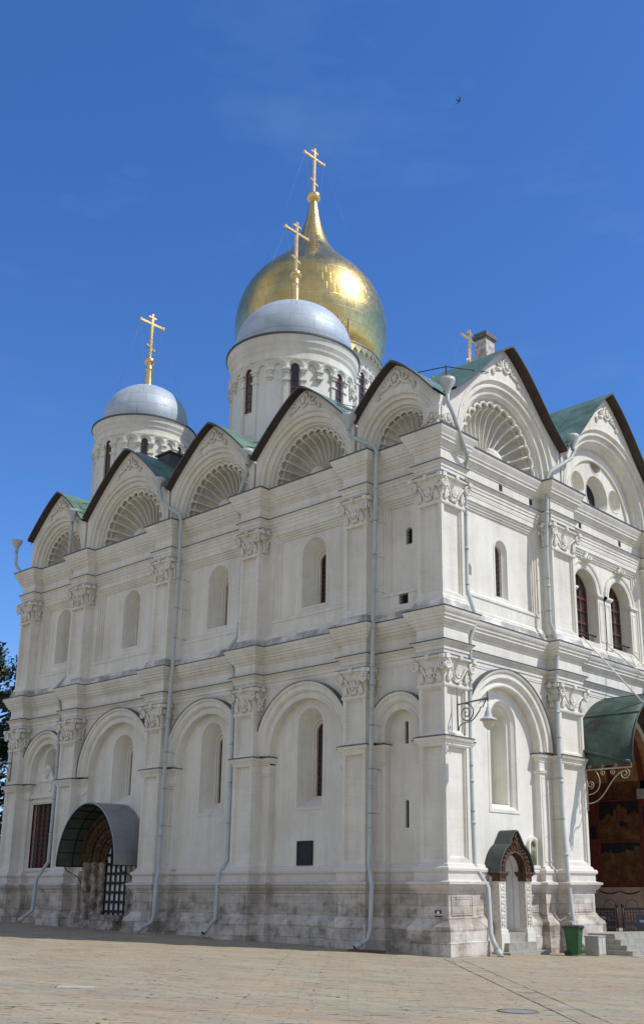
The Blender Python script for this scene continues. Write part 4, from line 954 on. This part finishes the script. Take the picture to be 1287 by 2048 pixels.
# ---- small side door: carved piers, ogee hood in dark green sheet with a gilt inside
b = MB(); T = FR; D1 = -.2; oc = 4.31; zsp = 2.76
for s_, (ua, ub) in ((-1, (3.30, 3.66)), (1, (4.96, 5.32))):
    b.box(T, ua, ub, D1 - .30, D1, .75, 2.42, 0); b.box(T, ua + (.0 if s_ < 0 else .04), ub - (.04 if s_ < 0 else .0), DF - .2, D1 - .30, .62, zsp, 2)
    b.box(T, ua - .07, ub + .07, DF, D1 + .07, -.3, .62, 0); b.box(T, ua - .04, ub + .04, DF, D1 + .04, .62, .75, 0)
    for fT, xs in ((T, (ua + ub) / 2), (lambda u, d, z, uu=ua: T(uu - (d - D1), u, z), D1 - .15), (lambda u, d, z, uu=ub: T(uu + (d - D1), u, z), D1 - .15)):   # vine relief on three sides
        pts = [fT(xs + .07 * sin(i * 1.05), D1 + .012, .82 + i * .040) for i in range(40)]; b.tube(pts, .022, 4)
        for i in range(3, 40, 3): sg = 1 if (i // 3) % 2 else -1; b.tube(spiral(fT, xs - sg * .06, .82 + i * .040, D1 + .01, .055, .012, 0, 1.2 * sg, 9), .016, 4)
        for e_ in (-.13, .13): b.tube([fT(xs + e_, D1 + .008, .8), fT(xs + e_, D1 + .008, 2.40)], .012, 4)
    b.box(T, ua - .02, ub + .02, D1 - .33, D1 + .03, 2.42, 2.60, 1); b.box(T, ua - .07, ub + .07, D1 - .38, D1 + .07, 2.60, 2.68, 1); b.box(T, ua - .11, ub + .11, D1 - .42, D1 + .11, 2.68, zsp, 1)
b.box(T, 3.6, 5.02, DF - .62, DF - .55, .3, 3.6, 2)
b.arch(T, oc, zsp, .6, [(.66, DF), (.66, DF - .2)], 18, 2)
door = archloop(oc, .46, .6, 2.15, 18); b.slab(T, archloop(oc, .67, .6, zsp, 18), DF - .34, DF - .2, 2, [door]); b.rim(T, door, DF - .2, DF - .55, 2)
b.box(T, 3.0, 5.5, -.5, .38, -.4, .0, 3); b.box(T, 3.40, 5.14, -.5, .06, -.3, .30, 3); b.box(T, 3.66, 4.96, DF, -.22, -.3, .62, 3)
b.arch(T, oc, zsp, None, [(.70, DF - .2, 2), (.70, D1 - .30, 1), (.65, D1 - .30, 1), (.65, D1), (.68, D1 + .03), (.72, D1 + .03), (.74, D1), (.77, D1), (.79, D1 + .03), (.85, D1 + .03), (.88, D1 - .02), (.97, D1 + .03), (.98, D1 - .05)], 26, 1)
for i in range(1, 15):
    a = pi * i / 15
    for dd in (-.08, .06): b.tube([T(oc + .64 * cos(a) + .045 * cos(k) * sin(a), D1 - .15 + dd + .055 * sin(k), zsp + .64 * sin(a) - .045 * cos(k) * cos(a)) for k in [2 * pi * q_ / 8 for q_ in range(9)]], .013, 4, 1)
    b.tube([T(oc + .82 * cos(a), D1 + .04, zsp + .82 * sin(a)), T(oc + .92 * cos(a), D1 + .04, zsp + .92 * sin(a))], .03, 5, 1)
for k in range(5): b.tube([T(oc, D1 + .05, 3.78 + .09 * k), T(oc + (.13 - .018 * k) * (1 if k % 2 else -1), D1 + .06, 3.86 + .09 * k)], .03, 5, 1)
b.tube([T(oc, D1 + .05, 3.72), T(oc, D1 + .05, 4.22)], .03, 5, 1)
pr_ = b.build('portal', [MTRIM, MGILT, MWHITE, MGRAN], CA)
hood = []
for i in range(29):
    a = pi * i / 28; r = 1.1; u, z = r * cos(a), zsp + .03 + r * sin(a) * .97; t = abs(u)
    if t < .46: z += .50 * (1 - t / .46) ** .9 if t > .10 else .41
    hood.append((oc + u, z))
hood = [(oc + 1.17, zsp - .04)] + hood + [(oc - 1.17, zsp - .04)]
hi = [(oc + (u - oc) * .955, z - .055) for u, z in hood]
b = MB(); DO = D1 + .12; b.grid([[T(u, d, z) for u, z in hood] for d in (DO, DF)], 0); b.grid([[T(u, DO, z) for u, z in hood], [T(u, DO, z) for u, z in hi], [T(u, DF, z) for u, z in hi]], 2)
b.slab(T, [(oc + (u - oc) * .985, z - .02) for u, z in hi[1:-1]] + [(oc - .95, zsp + .03)] + [(oc - .96 * cos(pi * k / 20), zsp + .96 * sin(pi * k / 20)) for k in range(21)] + [(oc + .95, zsp + .03)], D1 - .06, D1, 1)
MHOOD = m_simple('dark_green_hood_sheet', (.035, .05, .042), .45, .1, .2, 3)
b.build('hood', [MHOOD, MGILT, MFLASH], pr_)
b = MB(); b.box(T, oc - .50, oc - .44, DF - .2, DF - .14, 1.55, 1.72); b.build('door_handle', MIRON, pr_)
# little icon niche between door and pier
b = MB(); cu = 6.35; b.arch(FR, cu, 3.75, 3.0, [(.2, DF), (.2, DF + .10), (.27, DF + .14), (.36, DF + .14), (.38, DF)], 14); b.plate(FR, archloop(cu, .2, 3.0, 3.75, 14), [], DF + .012, 1)
b.box(FR, cu - .42, cu + .42, DF, DF + .2, 2.9, 3.02)
for j in range(4): b.tube([FR(cu - .15 + .1 * j, DF + .05, 3.02), FR(cu - .15 + .1 * j, DF + .05, 3.72)], .028, 6, 2)
b.build('icon_niche', [MTRIM, MORANGE, m_simple('glazed_green_column', (.22, .26, .14), .3)], CA)

# ---- main porch: deep painted recess behind the second bay of the short side
b = MB(); X0 = -5.2; YL, YR = 9.4, 16.05
b.add([(X0, YL, -.5), (X0, YR, -.5), (X0, YR, 12), (X0, YL, 12)], [(0, 1, 2, 3)], 0)
b.add([(X0, YR, -.5), (DW, YR, -.5), (DW, YR, 7.0), (X0, YR, 7.0)], [(0, 1, 2, 3)], 0)
b.add([(X0, YL, -.5), (DW, YL, -.5), (DW, YL, 7.0), (X0, YL, 7.0)], [(0, 1, 2, 3)], 2)
n_ = 24; cy, rr_ = (YL + YR) / 2, (YR - YL) / 2
b.grid([[(x, cy + rr_ * cos(pi * i / n_), 7.0 + rr_ * .92 * sin(pi * i / n_)) for i in range(n_ + 1)] for x in (X0, DW)], 3)
for xx in (-1.0, -2.6, -4.2): b.grid([[(xx + e_, cy + (rr_ - .03) * cos(pi * i / n_), 7.0 + (rr_ * .92 - .03) * sin(pi * i / n_)) for i in range(n_ + 1)] for e_ in (-.16, .16)], 2)
sp = rect(9.35, 16.4, 6.9, 10.4); hl = [(12.725 + rr_ * cos(pi * i / n_), 7.0 + rr_ * .92 * sin(pi * i / n_)) for i in range(n_ + 1)]
b.plate(FR, [(16.4, 6.95), (16.4, 10.4), (9.35, 10.4), (9.35, 6.95), (9.4, 6.95)] + hl[::-1] + [(16.05, 6.95)], [], DW, 4)
b.box(WT, DW - .6, DW - .003, 16.05, 16.4, -.5, 7.0, 4)
# painted scenes on the side wall (facing the square), each with its frame
Y = YR - .012
def pn(x0, x1, z0, z1, mi, y=Y): b.add([(x0, y, z0), (x1, y, z0), (x1, y, z1), (x0, y, z1)], [(0, 1, 2, 3)], mi)
for x0, x1, z0, z1 in ((-3.35, -1.25, 4.35, 6.1), (-3.35, -1.25, 2.35, 4.2)):
    pn(x0, x1, z0 + (z1 - z0) * .0, z1, 5, Y)
for sky_z, cut, w_ in (((6.1, 4.35), 0, 0),):
    y2 = Y - .008
    b.add([(p[0], y2, p[1]) for p in [(-3.35, 4.35), (-1.25, 4.35), (-1.25, 5.45), (-1.5, 5.62), (-1.85, 5.45), (-1.85, 5.7), (-2.0, 5.76), (-2.25, 6.02), (-2.5, 5.76), (-2.58, 5.7), (-2.58, 5.4), (-2.82, 5.55), (-3.1, 5.35), (-3.35, 5.2)]], [tuple(range(14))], 0)
    b.add([(p[0], y2, p[1]) for p in [(-3.35, 2.35), (-1.25, 2.35), (-1.25, 3.85), (-1.35, 4.05), (-1.6, 4.05), (-1.6, 3.85), (-1.9, 3.85), (-2.0, 3.95), (-2.1, 3.8), (-2.5, 3.75), (-2.75, 3.72), (-2.82, 3.95), (-2.9, 3.72), (-3.1, 3.85), (-3.35, 3.7)]], [tuple(range(15))], 0)
    for xa, xb in ((-2.42, -2.28), (-2.14, -2.0)): pn(xa, xb, 5.3, 5.68, 2, y2 - .004)
    b.add([(p[0], y2 - .004, p[1]) for p in [(-2.3, 5.05), (-2.15, 5.22), (-1.95, 5.1), (-1.8, 4.95), (-1.9, 4.8), (-2.05, 4.98), (-2.25, 4.9)]], [tuple(range(7))], 5)
for z in (2.3, 4.28, 6.15): b.box(WT, -3.45, -1.15, YR - .03, YR + .01, z - .035, z + .035, 2)
for x in (-3.4, -1.2, -3.95): b.box(WT, x - .06, x + .06, YR - .032, YR + .01, 2.3, 6.6, 2)
pn(-3.9, -3.46, 2.3, 6.5, 2, Y - .004); pn(-3.86, -3.5, 4.4, 5.0, 5, Y - .01)
pn(-5.2, -.6, .2, 2.15, 1); b.box(WT, -5.2, -.6, YR - .06, YR + .01, 2.13, 2.22, 1)
for xc in (-3.0, -1.9): b.tube([(xc + .33 * cos(2 * pi * i / 20), Y - .005, 1.35 + .33 * sin(2 * pi * i / 20)) for i in range(21)], .012, 4, 0)
for xc in (-3.0, -1.95): b.tube([(xc - .5 + .1 * i, Y - .01, 2.05 - .12 * sin(pi * i / 10)) for i in range(11)], .03, 4, 0)
b.box(WT, -1.15, -.6, YR - .16, YR + .0, .3, 2.3, 6); b.box(WT, -1.2, -.55, YR - .2, YR + .0, 6.15, 6.6, 6); b.box(WT, -1.1, -.65, YR - .12, YR, 2.3, 6.15, 2); b.box(WT, -1.0, -.75, YR - .14, YR - .1, 4.9, 5.8, 5)
b.build('porch', [MFRES, MDADO, MRED, MORANGE, MWALL, MBLK, MGRAN], CA)
# door leaf at the back of the porch
b = MB(); b.box(WT, X0, X0 + .12, 11.6, 13.9, .3, 4.6); b.arch(lambda u, d, z: (X0 + d, u, z), 12.75, 4.6, .3, [(1.15, .1), (1.15, .35), (1.5, .4), (1.55, .0)], 18, 1); b.build('door', [MGILT, MCARVE], CA)
MCREAM = m_simple('cream_wrought_iron', (.42, .38, .30), .5, .2); MROD = m_simple('cream_painted_rod', (.72, .70, .58), .5)
# copper awning over the porch
n_ = 26; yc, ar, ah = 12.85, 3.5, 3.32
aw_in = lambda x, k: [(x, yc + (ar - k) * cos(pi * i / n_), 6.98 + (ah - k) * sin(pi * i / n_)) for i in range(n_ + 1)]
b = MB(); b.grid([aw_in(2.15, 0), aw_in(1.2, 0), aw_in(DW + .02, 0)], 0, False, True); b.grid([aw_in(2.15, .05), aw_in(DW + .02, .05)], 1, False, True); b.grid([aw_in(2.15, 0), aw_in(2.15, .05)], 0)
b.tube([Vector(p) for p in aw_in(2.16, .01)], .03, 5, 0)
for i in (6, 11, 15, 20): b.tube([Vector(aw_in(2.15, -.01)[i]), Vector(aw_in(DW + .03, -.01)[i])], .025, 5, 0)
for s_ in (-1, 1):
    b.tube([(DW + .1, yc + s_ * (ar + .05), 7.75), (2.1, yc + s_ * (ar + .06), 7.05)], .07, 6, 0)
co = b.build('canopy', [MCOPPER, MSOFF], CA)
for s_ in (-1, 1):
    b = MB(); yy = yc + s_ * ar
    Tb = lambda u, d, z, yy=yy: (u, yy + d, z)
    b.tube([Tb(0, 0, 6.85), Tb(2.1, 0, 6.85)], .035, 5); b.tube([Tb(2.1, 0, 6.85), Tb(2.1, 0, 7.05)], .025, 5); b.tube([Tb(.03, 0, 6.9), Tb(.03, 0, 5.2)], .03, 5)
    b.tube([Tb(x, 0, z) for x, z in bez((.03, 5.5), (.9, 5.45), (1.0, 6.5), (1.75, 6.72), 16)], .022, 5)
    b.tube([Tb(x, 0, z) for x, z in bez((.03, 5.85), (.75, 5.85), (.75, 6.5), (.45, 6.8), 14)], .02, 5)
    b.tube(spiral(Tb, 1.78, 6.6, 0, .24, .05, pi / 2, -1.6, 26), .02, 5); b.tube(spiral(Tb, .2, 6.25, 0, .17, .04, -pi / 2, 1.5, 22), .018, 5)
    for x in (.55, 1.0): b.tube(spiral(Tb, x + .25, 6.7, 0, .12, .03, pi / 2, 1.5, 16), .014, 4)
    for x in (.2, .8, 1.4): b.tube(spiral(Tb, x, 6.95, 0, .08, .02, 0, 1.4, 14), .012, 4)
    b.build('canopy_bracket', MCREAM, co)
for ya, yb in ((10.45, 10.75), (12.6, 12.9), (15.0, 14.9)): b = MB(); b.tube([(-.45, ya, 12.75), (2.05, yb, 6.98 + ah * sqrt(max(0, 1 - ((yb - yc) / ar) ** 2)))], .035, 6); b.build('tie_rod', MROD, co)

# ------------------------------------------------------------------ smaller things on and beside the cathedral
def at(u, d, z): return FL(u, d, z)
# plaque
pq = thing('plaque', 'black rectangular memorial plaque fixed low on the white wall between two downpipes', 'plaque', FL(7.62, DF, 3.5))
b = MB(); bl = lambda u, d, z: (-u, -d, z)
b.slab(bl, rect(-.43, .43, -.46, .46), .004, .045); b.slab(bl, rect(-.43, .43, -.46, .46), .045, .06, 0, [rect(-.38, .38, -.41, .41)]); b.build('panel', m_simple('black_bronze', (.014, .016, .016), .45, .5), pq)
b = MB()
for j in range(7):
    w_ = (.22, .3, .28, .31, .25, .3, .18)[j]; b.box(bl, -w_, w_, .045, .0475, .28 - j * .09, .295 - j * .09)
b.build('inscription', m_simple('dull_bronze_letters', (.05, .052, .05), .5, .4), pq)
# house number
hn = thing('house_number_sign', 'small dark blue enamel number plate with a white figure on the corner plinth', 'sign', FL(.35, .085, 1.36))
b = MB(); b.slab(bl, rect(-.14, .14, -.11, .11), 0, .012); b.build('plate', m_simple('blue_enamel', (.02, .018, .12), .3), hn)
b = MB(); b.slab(bl, [(.055 * cos(2 * pi * i / 14), .03 + .055 * sin(2 * pi * i / 14)) for i in range(14)], .012, .015); b.slab(bl, [(-.035, .0), (.035, .0), (.015, -.07), (-.015, -.07)], .012, .016); b.build('figure', MWHITE, hn)
for k_ in (3,):
    b = MB()
# wall lamps on scroll brackets
def lamp_parts(root):
    T = lambda u, d, z: (d, u, z)
    b = MB(); b.tube([T(0, .02, 1.15), T(0, .02, .35), T(0, .03, -.55), T(0, .02, -.62)], [.012, .03, .03, .012], 6)
    b.tube([T(0, .02, .32), T(0, 1.35, .42)], .032, 6); b.tube([T(0, 1.35, .3), T(0, 1.35, .62), T(0, 1.33, .66)], [.03, .03, .01], 6)
    Ts = lambda u, d, z: (u, 0, z)
    b.tube(spiral(Ts, .42, -.02, 0, .34, .04, radians(95), -2.0, 40), .024, 5)
    b.tube([(x, 0, z) for x, z in bez((.42, -.34), (.75, -.36), (.85, -.1), (1.0, .02), 10)], .024, 5); b.tube([(1.0, 0, .02), (1.02, 0, .12), (1.14, 0, .14), (1.28, 0, .40)], .022, 5)
    b.tube([(x, 0, z) for x, z in bez((.08, -.6), (.05, -.4), (.25, -.36), (.42, -.34), 8)], .02, 5); b.tube([(.3, 0, -.35), (.3, 0, -.72)], .008, 4); b.lathe((.3, 0, -.78), [(0, .08), (.035, .03), (.0, -.06)], 6)
    b.tube(spiral(Ts, 1.22, .33, 0, .1, .02, 0, 1.4, 16), .014, 4)
    b.build('bracket', MLAMPI, root)
    b = MB(); b.tube([(1.35, 0, .3), (1.35, 0, .1)], .02, 6); b.lathe((1.35, 0, 0), smooth_prof([(.02, .12), (.05, .10), (.065, .02), (.10, -.06), (.14, -.20), (.17, -.26), (.28, -.31), (.30, -.35), (.28, -.37), (.2, -.34)], 3), 24); b.build('shade', MPIPE, root)
    b = MB(); b.lathe((1.35, 0, -.35), smooth_prof([(.2, 0), (.205, -.08), (.165, -.21), (.085, -.31), (.03, -.35), (0, -.36)], 4), 24); b.build('globe', MGLOBE, root)
MLAMPI = m_simple('weathered_grey_iron', (.19, .175, .16), .6, .3)
n = N('frosted_lamp_glass'); MGLOBE = n.out((.62, .56, .44), .35)
la = thing('wall_lamp', 'grey scroll-bracket wall lamp with a white bell shade on the near sunlit corner pilaster', 'lamp', FR(.68, .02, 8.15), 'scroll bracket wall lamps')
lamp_parts(la)
lb = thing('wall_lamp', 'scroll-bracket wall lamp on the farthest shaded pilaster, cut off by the left edge', 'lamp', FL(28.75, .02, 8.15), 'scroll bracket wall lamps')
lb.rotation_euler = (0, 0, radians(-90)); 
for ch in list(la.children):
    c_ = ch.copy(); COL.objects.link(c_); c_.parent = lb
# wheelie bin
bn = thing('wheelie_bin', 'green wheelie bin with a black lid standing under the downpipe', 'bin', (1.35, 5.62, gz(1.35, 5.62))); bn.rotation_euler = (0, 0, radians(14))
MBIN = m_simple('green_bin_plastic', (.022, .095, .036), .45, 0, .15, 4, .05); MLID = m_simple('black_lid_plastic', (.025, .026, .03), .4, 0, .15, 4, .05)
lp_ = lambda w_, e_, z: [(-w_, -e_, z), (w_, -e_, z), (w_, e_, z), (-w_, e_, z)]
b = MB(); b.grid([lp_(.19, .2, .03), lp_(.21, .215, .2), lp_(.27, .275, .9), lp_(.30, .29, .92), lp_(.30, .29, .96), lp_(.26, .26, .96)], 0, True); b.add(lp_(.19, .2, .03), [(0, 1, 2, 3)])
b.box(WT, .19, .225, -.12, .12, .15, .78); b.build('body', MBIN, bn)
b = MB(); b.grid([lp_(.32, .30, .96), lp_(.33, .31, .99), lp_(.31, .29, 1.03), lp_(.2, .2, 1.06), lp_(.01, .01, 1.065)], 0, True); b.grid([lp_(.32, .30, .96), lp_(.1, .1, .96)], 0, True); b.tube([(-.36, -.28, 1.0), (-.36, .28, 1.0)], .022, 6); b.box(WT, .3, .35, -.1, .1, .9, .99); b.build('lid', MLID, bn)
for s_ in (-1, 1):
    b = MB(); b.tube([(-.2, s_ * .2, .1), (-.2, s_ * .26, .1)], .1, 16); b.build('wheel', MLID, bn)
# utility cabinet
ub = thing('utility_box', 'low pale grey utility cabinet beside the steps', 'cabinet', (1.55, 6.78, gz(1.5, 6.8))); ub.rotation_euler = (0, 0, radians(6))
b = MB(); b.box(WT, -.26, .26, -.34, .30, 0, .66); b.box(WT, -.28, .28, -.36, .32, .66, .70); b.build('body', m_simple('grey_cabinet_paint', (.40, .40, .36), .5, .1), ub)
b = MB(); b.box(WT, .262, .275, -.31, -.02, .06, .62); b.box(WT, .262, .275, .02, .27, .06, .62); b.build('door', m_simple('pale_cabinet_door', (.55, .54, .49), .5, .1), ub)
# stone steps to the porch
stp = thing('stone_steps', 'flight of grey granite steps rising to the painted porch', 'steps', (1.6, 12.0, -.25))
b = MB()
for i in range(4):
    o_ = i * .34; z1 = .19 * (i + 1) + (0.0 if i else 0.0)
    b.box(WT, -2.3, .95 - o_, -4.3 + o_ * .55, 4.3 - o_ * .55, -.3, z1 - .0)
b.box(WT, -2.3, 1.3, -4.6, 4.6, -.3, .03); b.build('treads', MGRAN, stp)
b = MB(); b.box(WT, -6.7, -2.31, -2.5, 4.0, .2, .72); b.build('landing', MGRAN, stp)
# barriers
def font_mesh(txt, size, mat, name, parent, loc, rot, depth=.002):
    cu_ = bpy.data.curves.new(name, 'FONT'); cu_.body = txt; cu_.size = size; cu_.align_x = 'CENTER'; cu_.extrude = depth
    t_ = bpy.data.objects.new(name, cu_); COL.objects.link(t_); bpy.context.view_layer.update()
    me = bpy.data.meshes.new_from_object(t_.evaluated_get(bpy.context.evaluated_depsgraph_get())); bpy.data.objects.remove(t_)
    o_ = bpy.data.objects.new(name, me); me.materials.clear(); me.materials.append(mat); COL.objects.link(o_); o_.parent = parent; o_.location = loc; o_.rotation_euler = rot
    return o_
MBAN = m_simple('dark_banner_cloth', (.018, .012, .016), .7, 0, .3, 3); MNAVY = m_simple('navy_banner_panel', (.012, .016, .035), .7); MORN = m_simple('faded_banner_ornament', (.20, .13, .10), .7); MLET = m_simple('white_banner_letters', (.5, .5, .52), .6)
B0 = Vector((.55, 10.45, .36))
px_ = [(.45, 10.45), (.62, 10.62)]
for i, (x, y) in enumerate(px_):
    t_ = thing('barrier_post', ('black slim barrier post nearer the pilaster, holding the banner that runs to the left', 'black slim barrier post on the right of the pair, holding the banner with white lettering')[i], 'post', (x, y, .35), 'pair of black barrier posts')
    b = MB(); b.tube([(0, 0, .02), (0, 0, 1.12)], .035, 10); b.build('pole', MIRON, t_)
    b = MB(); b.lathe((0, 0, 0), [(0, .03), (.16, .025), (.17, .0)], 20); b.build('base', MIRON, t_)
    b = MB(); b.lathe((0, 0, 1.1), [(.05, 0), (.055, .1), (.03, .12), (0, .13)], 10)
    for k in range(4): a = pi / 2 * k; b.tube([(.04 * cos(a), .04 * sin(a), 1.13), (.07 * cos(a), .07 * sin(a), 1.18)], .015, 5)
    b.build('cap', MIRON, t_)
def banner(lab, p, q, txt, off):
    t_ = thing('barrier_banner', lab, 'banner', (p[0], p[1], .35), 'barrier banners')
    d_ = Vector((q[0] - p[0], q[1] - p[1], 0)); L = d_.length; t_.rotation_euler = (0, 0, atan2(d_.y, d_.x))
    b = MB(); b.box(WT, .05, L - .05, -.008, .008, .12, 1.02); b.build('cloth', MBAN, t_)
    b = MB(); b.box(WT, .02, L - .02, -.015, .015, 1.02, 1.06); b.box(WT, .02, L - .02, -.015, .015, .09, .12); b.build('rail', MIRON, t_)
    b = MB()
    for i in range(int(L / .13)):
        x = .12 + i * .13
        for z in (.93, .83): b.tube(spiral(lambda u, d, zz: (u, -.012, zz), x, z, 0, .05, .01, random.random() * 6, random.choice((-1.3, 1.3)), 12), .009, 4)
        if x < .55 or x > L - .55:
            for z in (.72, .6, .3): b.tube(spiral(lambda u, d, zz: (u, -.012, zz), x, z + random.uniform(-.03, .03), 0, .055, .012, random.random() * 6, random.choice((-1.3, 1.3)), 12), .008, 4)
    b.build('ornament', MORN, t_)
    b = MB(); b.box(WT, off - .5, off + .5, -.012, -.009, .3, .78); b.build('name_panel', MNAVY, t_)
    for i, l in enumerate(txt): font_mesh(l, .135, MLET, 'lettering', t_, (off, -.0145, .64 - .135 * i), (radians(90), 0, 0))
banner('dark ornamented barrier banner with white lettering, right of the twin posts', px_[1], (2.0, 12.7), ['Музеи', 'Московского', 'Кремля'], 1.15)
banner('dark barrier banner mostly hidden behind the white pilaster, left of the twin posts', (-1.0, 9.5 + .25), px_[0], ['MOSCOW', 'KREMLIN', 'MUSEUMS'], .85)
# manhole, inspection slab, plank
def onground(x, y, dz=0): return (x, y, gz(x, y) + dz)
mh = thing('manhole_cover', 'round bluish grey manhole cover in the sunlit paving at the lower right', 'manhole', onground(11.35, -12.66)); 
nrm = Vector((.02, .025, 1)).normalized(); mh.rotation_euler = nrm.to_track_quat('Z', 'Y').to_euler()
b = MB(); b.lathe((0, 0, 0), [(0, .012), (.32, .012), (.32, .006), (.33, .006)], 36, 0, False); b.build('lid', m_simple('worn_steel_lid', (.27, .29, .30), .5, .3, .2, 9), mh)
b = MB(); b.lathe((0, 0, 0), [(.33, .016), (.37, .014), (.38, .0)], 36, 0, False); b.build('collar', m_simple('rusty_collar', (.16, .12, .09), .8), mh)
hs_ = thing('inspection_slab', 'small pale stone inspection slab set in the paving at the lower left', 'slab', onground(3.95, -16.8)); hs_.rotation_euler = nrm.to_track_quat('Z', 'Y').to_euler()
b = MB(); b.box(WT, -.22, .22, -.34, .34, -.03, .012); b.build('slab', m_simple('pale_slab', (.45, .41, .36), .8, 0, .1), hs_)
b = MB(); b.box(WT, -.22, .25, .34, .36, -.03, .008); b.box(WT, .22, .25, -.34, .34, -.03, .008); b.build('joint', MIRON, hs_)
pk = thing('wooden_plank', 'reddish brown plank lying on the ground at the foot of the plinth', 'plank', onground(-2.85, -.92, .0)); pk.rotation_euler = (0, 0, radians(2))
b = MB(); b.box(WT, -.75, .75, -.12, .12, 0, .07); b.build('board', m_simple('red_brown_board', (.17, .075, .05), .8, 0, .3, 3), pk)
# swift in the sky
bd = thing('bird', 'dark swift with crescent wings flying high in the blue sky', 'bird', (3.82, -3.48, 29.44))
b = MB(); e1 = _r; e2 = _u
def bp(x, y, k=0): return tuple(e1 * x + e2 * y + _f * k)
body = [(-.115, .035), (-.03, .0), (.03, -.02), (.06, -.035)]
b.tube([bp(*p) for p in body], [.012, .026, .024, .004], 6)
for tip, mid in (((-.05, .20), (.035, .10)), ((-.165, -.165), (-.06, -.10))):
    b.add([bp(.04, -.01), bp(-.005, -.015 if tip[1] < 0 else .02), bp(mid[0] - .015, mid[1]), bp(*tip, .02), bp(mid[0] + .02, mid[1] + .005, .006)], [(0, 1, 2, 4), (2, 3, 4)])
    b.add([bp(.04, -.01, .012), bp(-.005, -.015 if tip[1] < 0 else .02, .012), bp(mid[0] - .015, mid[1], .012), bp(*tip, .026), bp(mid[0] + .02, mid[1] + .005, .014)], [(0, 1, 2, 4), (2, 3, 4)])
b.build('body', m_simple('dark_feathers', (.02, .02, .025), .7), bd)

# ------------------------------------------------------------------ trees beyond the far end
def tree(label, x, y, H, Rr, seed, group):
    rnd = random.Random(seed); z0 = gz(x, y); root = thing('deciduous_tree', label, 'tree', (x, y, z0), group)
    b = MB(); b.tube([(0, 0, 0), (.1, .05, H * .25), (.0, .1, H * .5), (.2, 0, H * .8)], [.45, .36, .24, .08], 9); tips = []
    for i in range(26):
        a = rnd.random() * 6.28; h = H * rnd.uniform(.22, .78); L = Rr * rnd.uniform(.55, 1.0) * (1 - .45 * max(0, h / H - .4))
        e_ = Vector((cos(a) * L, sin(a) * L, h + L * rnd.uniform(.25, .6))); m_ = Vector((cos(a) * L * .5, sin(a) * L * .5, h + L * .15))
        b.tube([(0.05, .05, h), m_, e_], [.12, .08, .03], 5); tips += [e_, m_.lerp(e_, .5)]
    b.build('trunk', MBARK, root)
    b = MB()
    for t_ in tips + [Vector((0, 0, H * .92)), Vector((.4, .3, H * .86))]:
        for k in range(5):
            cc_ = t_ + Vector((rnd.gauss(0, 1), rnd.gauss(0, 1), rnd.gauss(0, .7))) * 1.0; rr2 = rnd.uniform(.45, .95)
            for j in range(70):
                v = Vector((rnd.gauss(0, 1), rnd.gauss(0, 1), rnd.gauss(0, 1))).normalized() * rr2 * rnd.random() ** .4; p = cc_ + v
                s_ = rnd.uniform(.10, .2); n1 = Vector((rnd.gauss(0, 1), rnd.gauss(0, 1), rnd.gauss(0, 1))).normalized(); t1 = n1.orthogonal().normalized(); t2_ = n1.cross(t1)
                b.add([p + t1 * s_, p + t2_ * s_ * .55, p - t1 * s_, p - t2_ * s_ * .55], [(0, 1, 2, 3)])
    b.build('crown', MLEAF, root, fix=False)
MBARK = m_simple('tree_bark', (.06, .045, .035), .9, 0, .3, 6, .4); MLEAF = m_leaf('dark_green_leaves', (.026, .047, .016))
tree('tall dark green tree rising behind the far left end of the cathedral', -44.5, 7.0, 18.6, 5.2, 3, 'trees beyond the cathedral')
tree('lower dark green tree in front of the taller one at the far left edge', -39.5, 1.2, 12.5, 4.2, 5, 'trees beyond the cathedral')
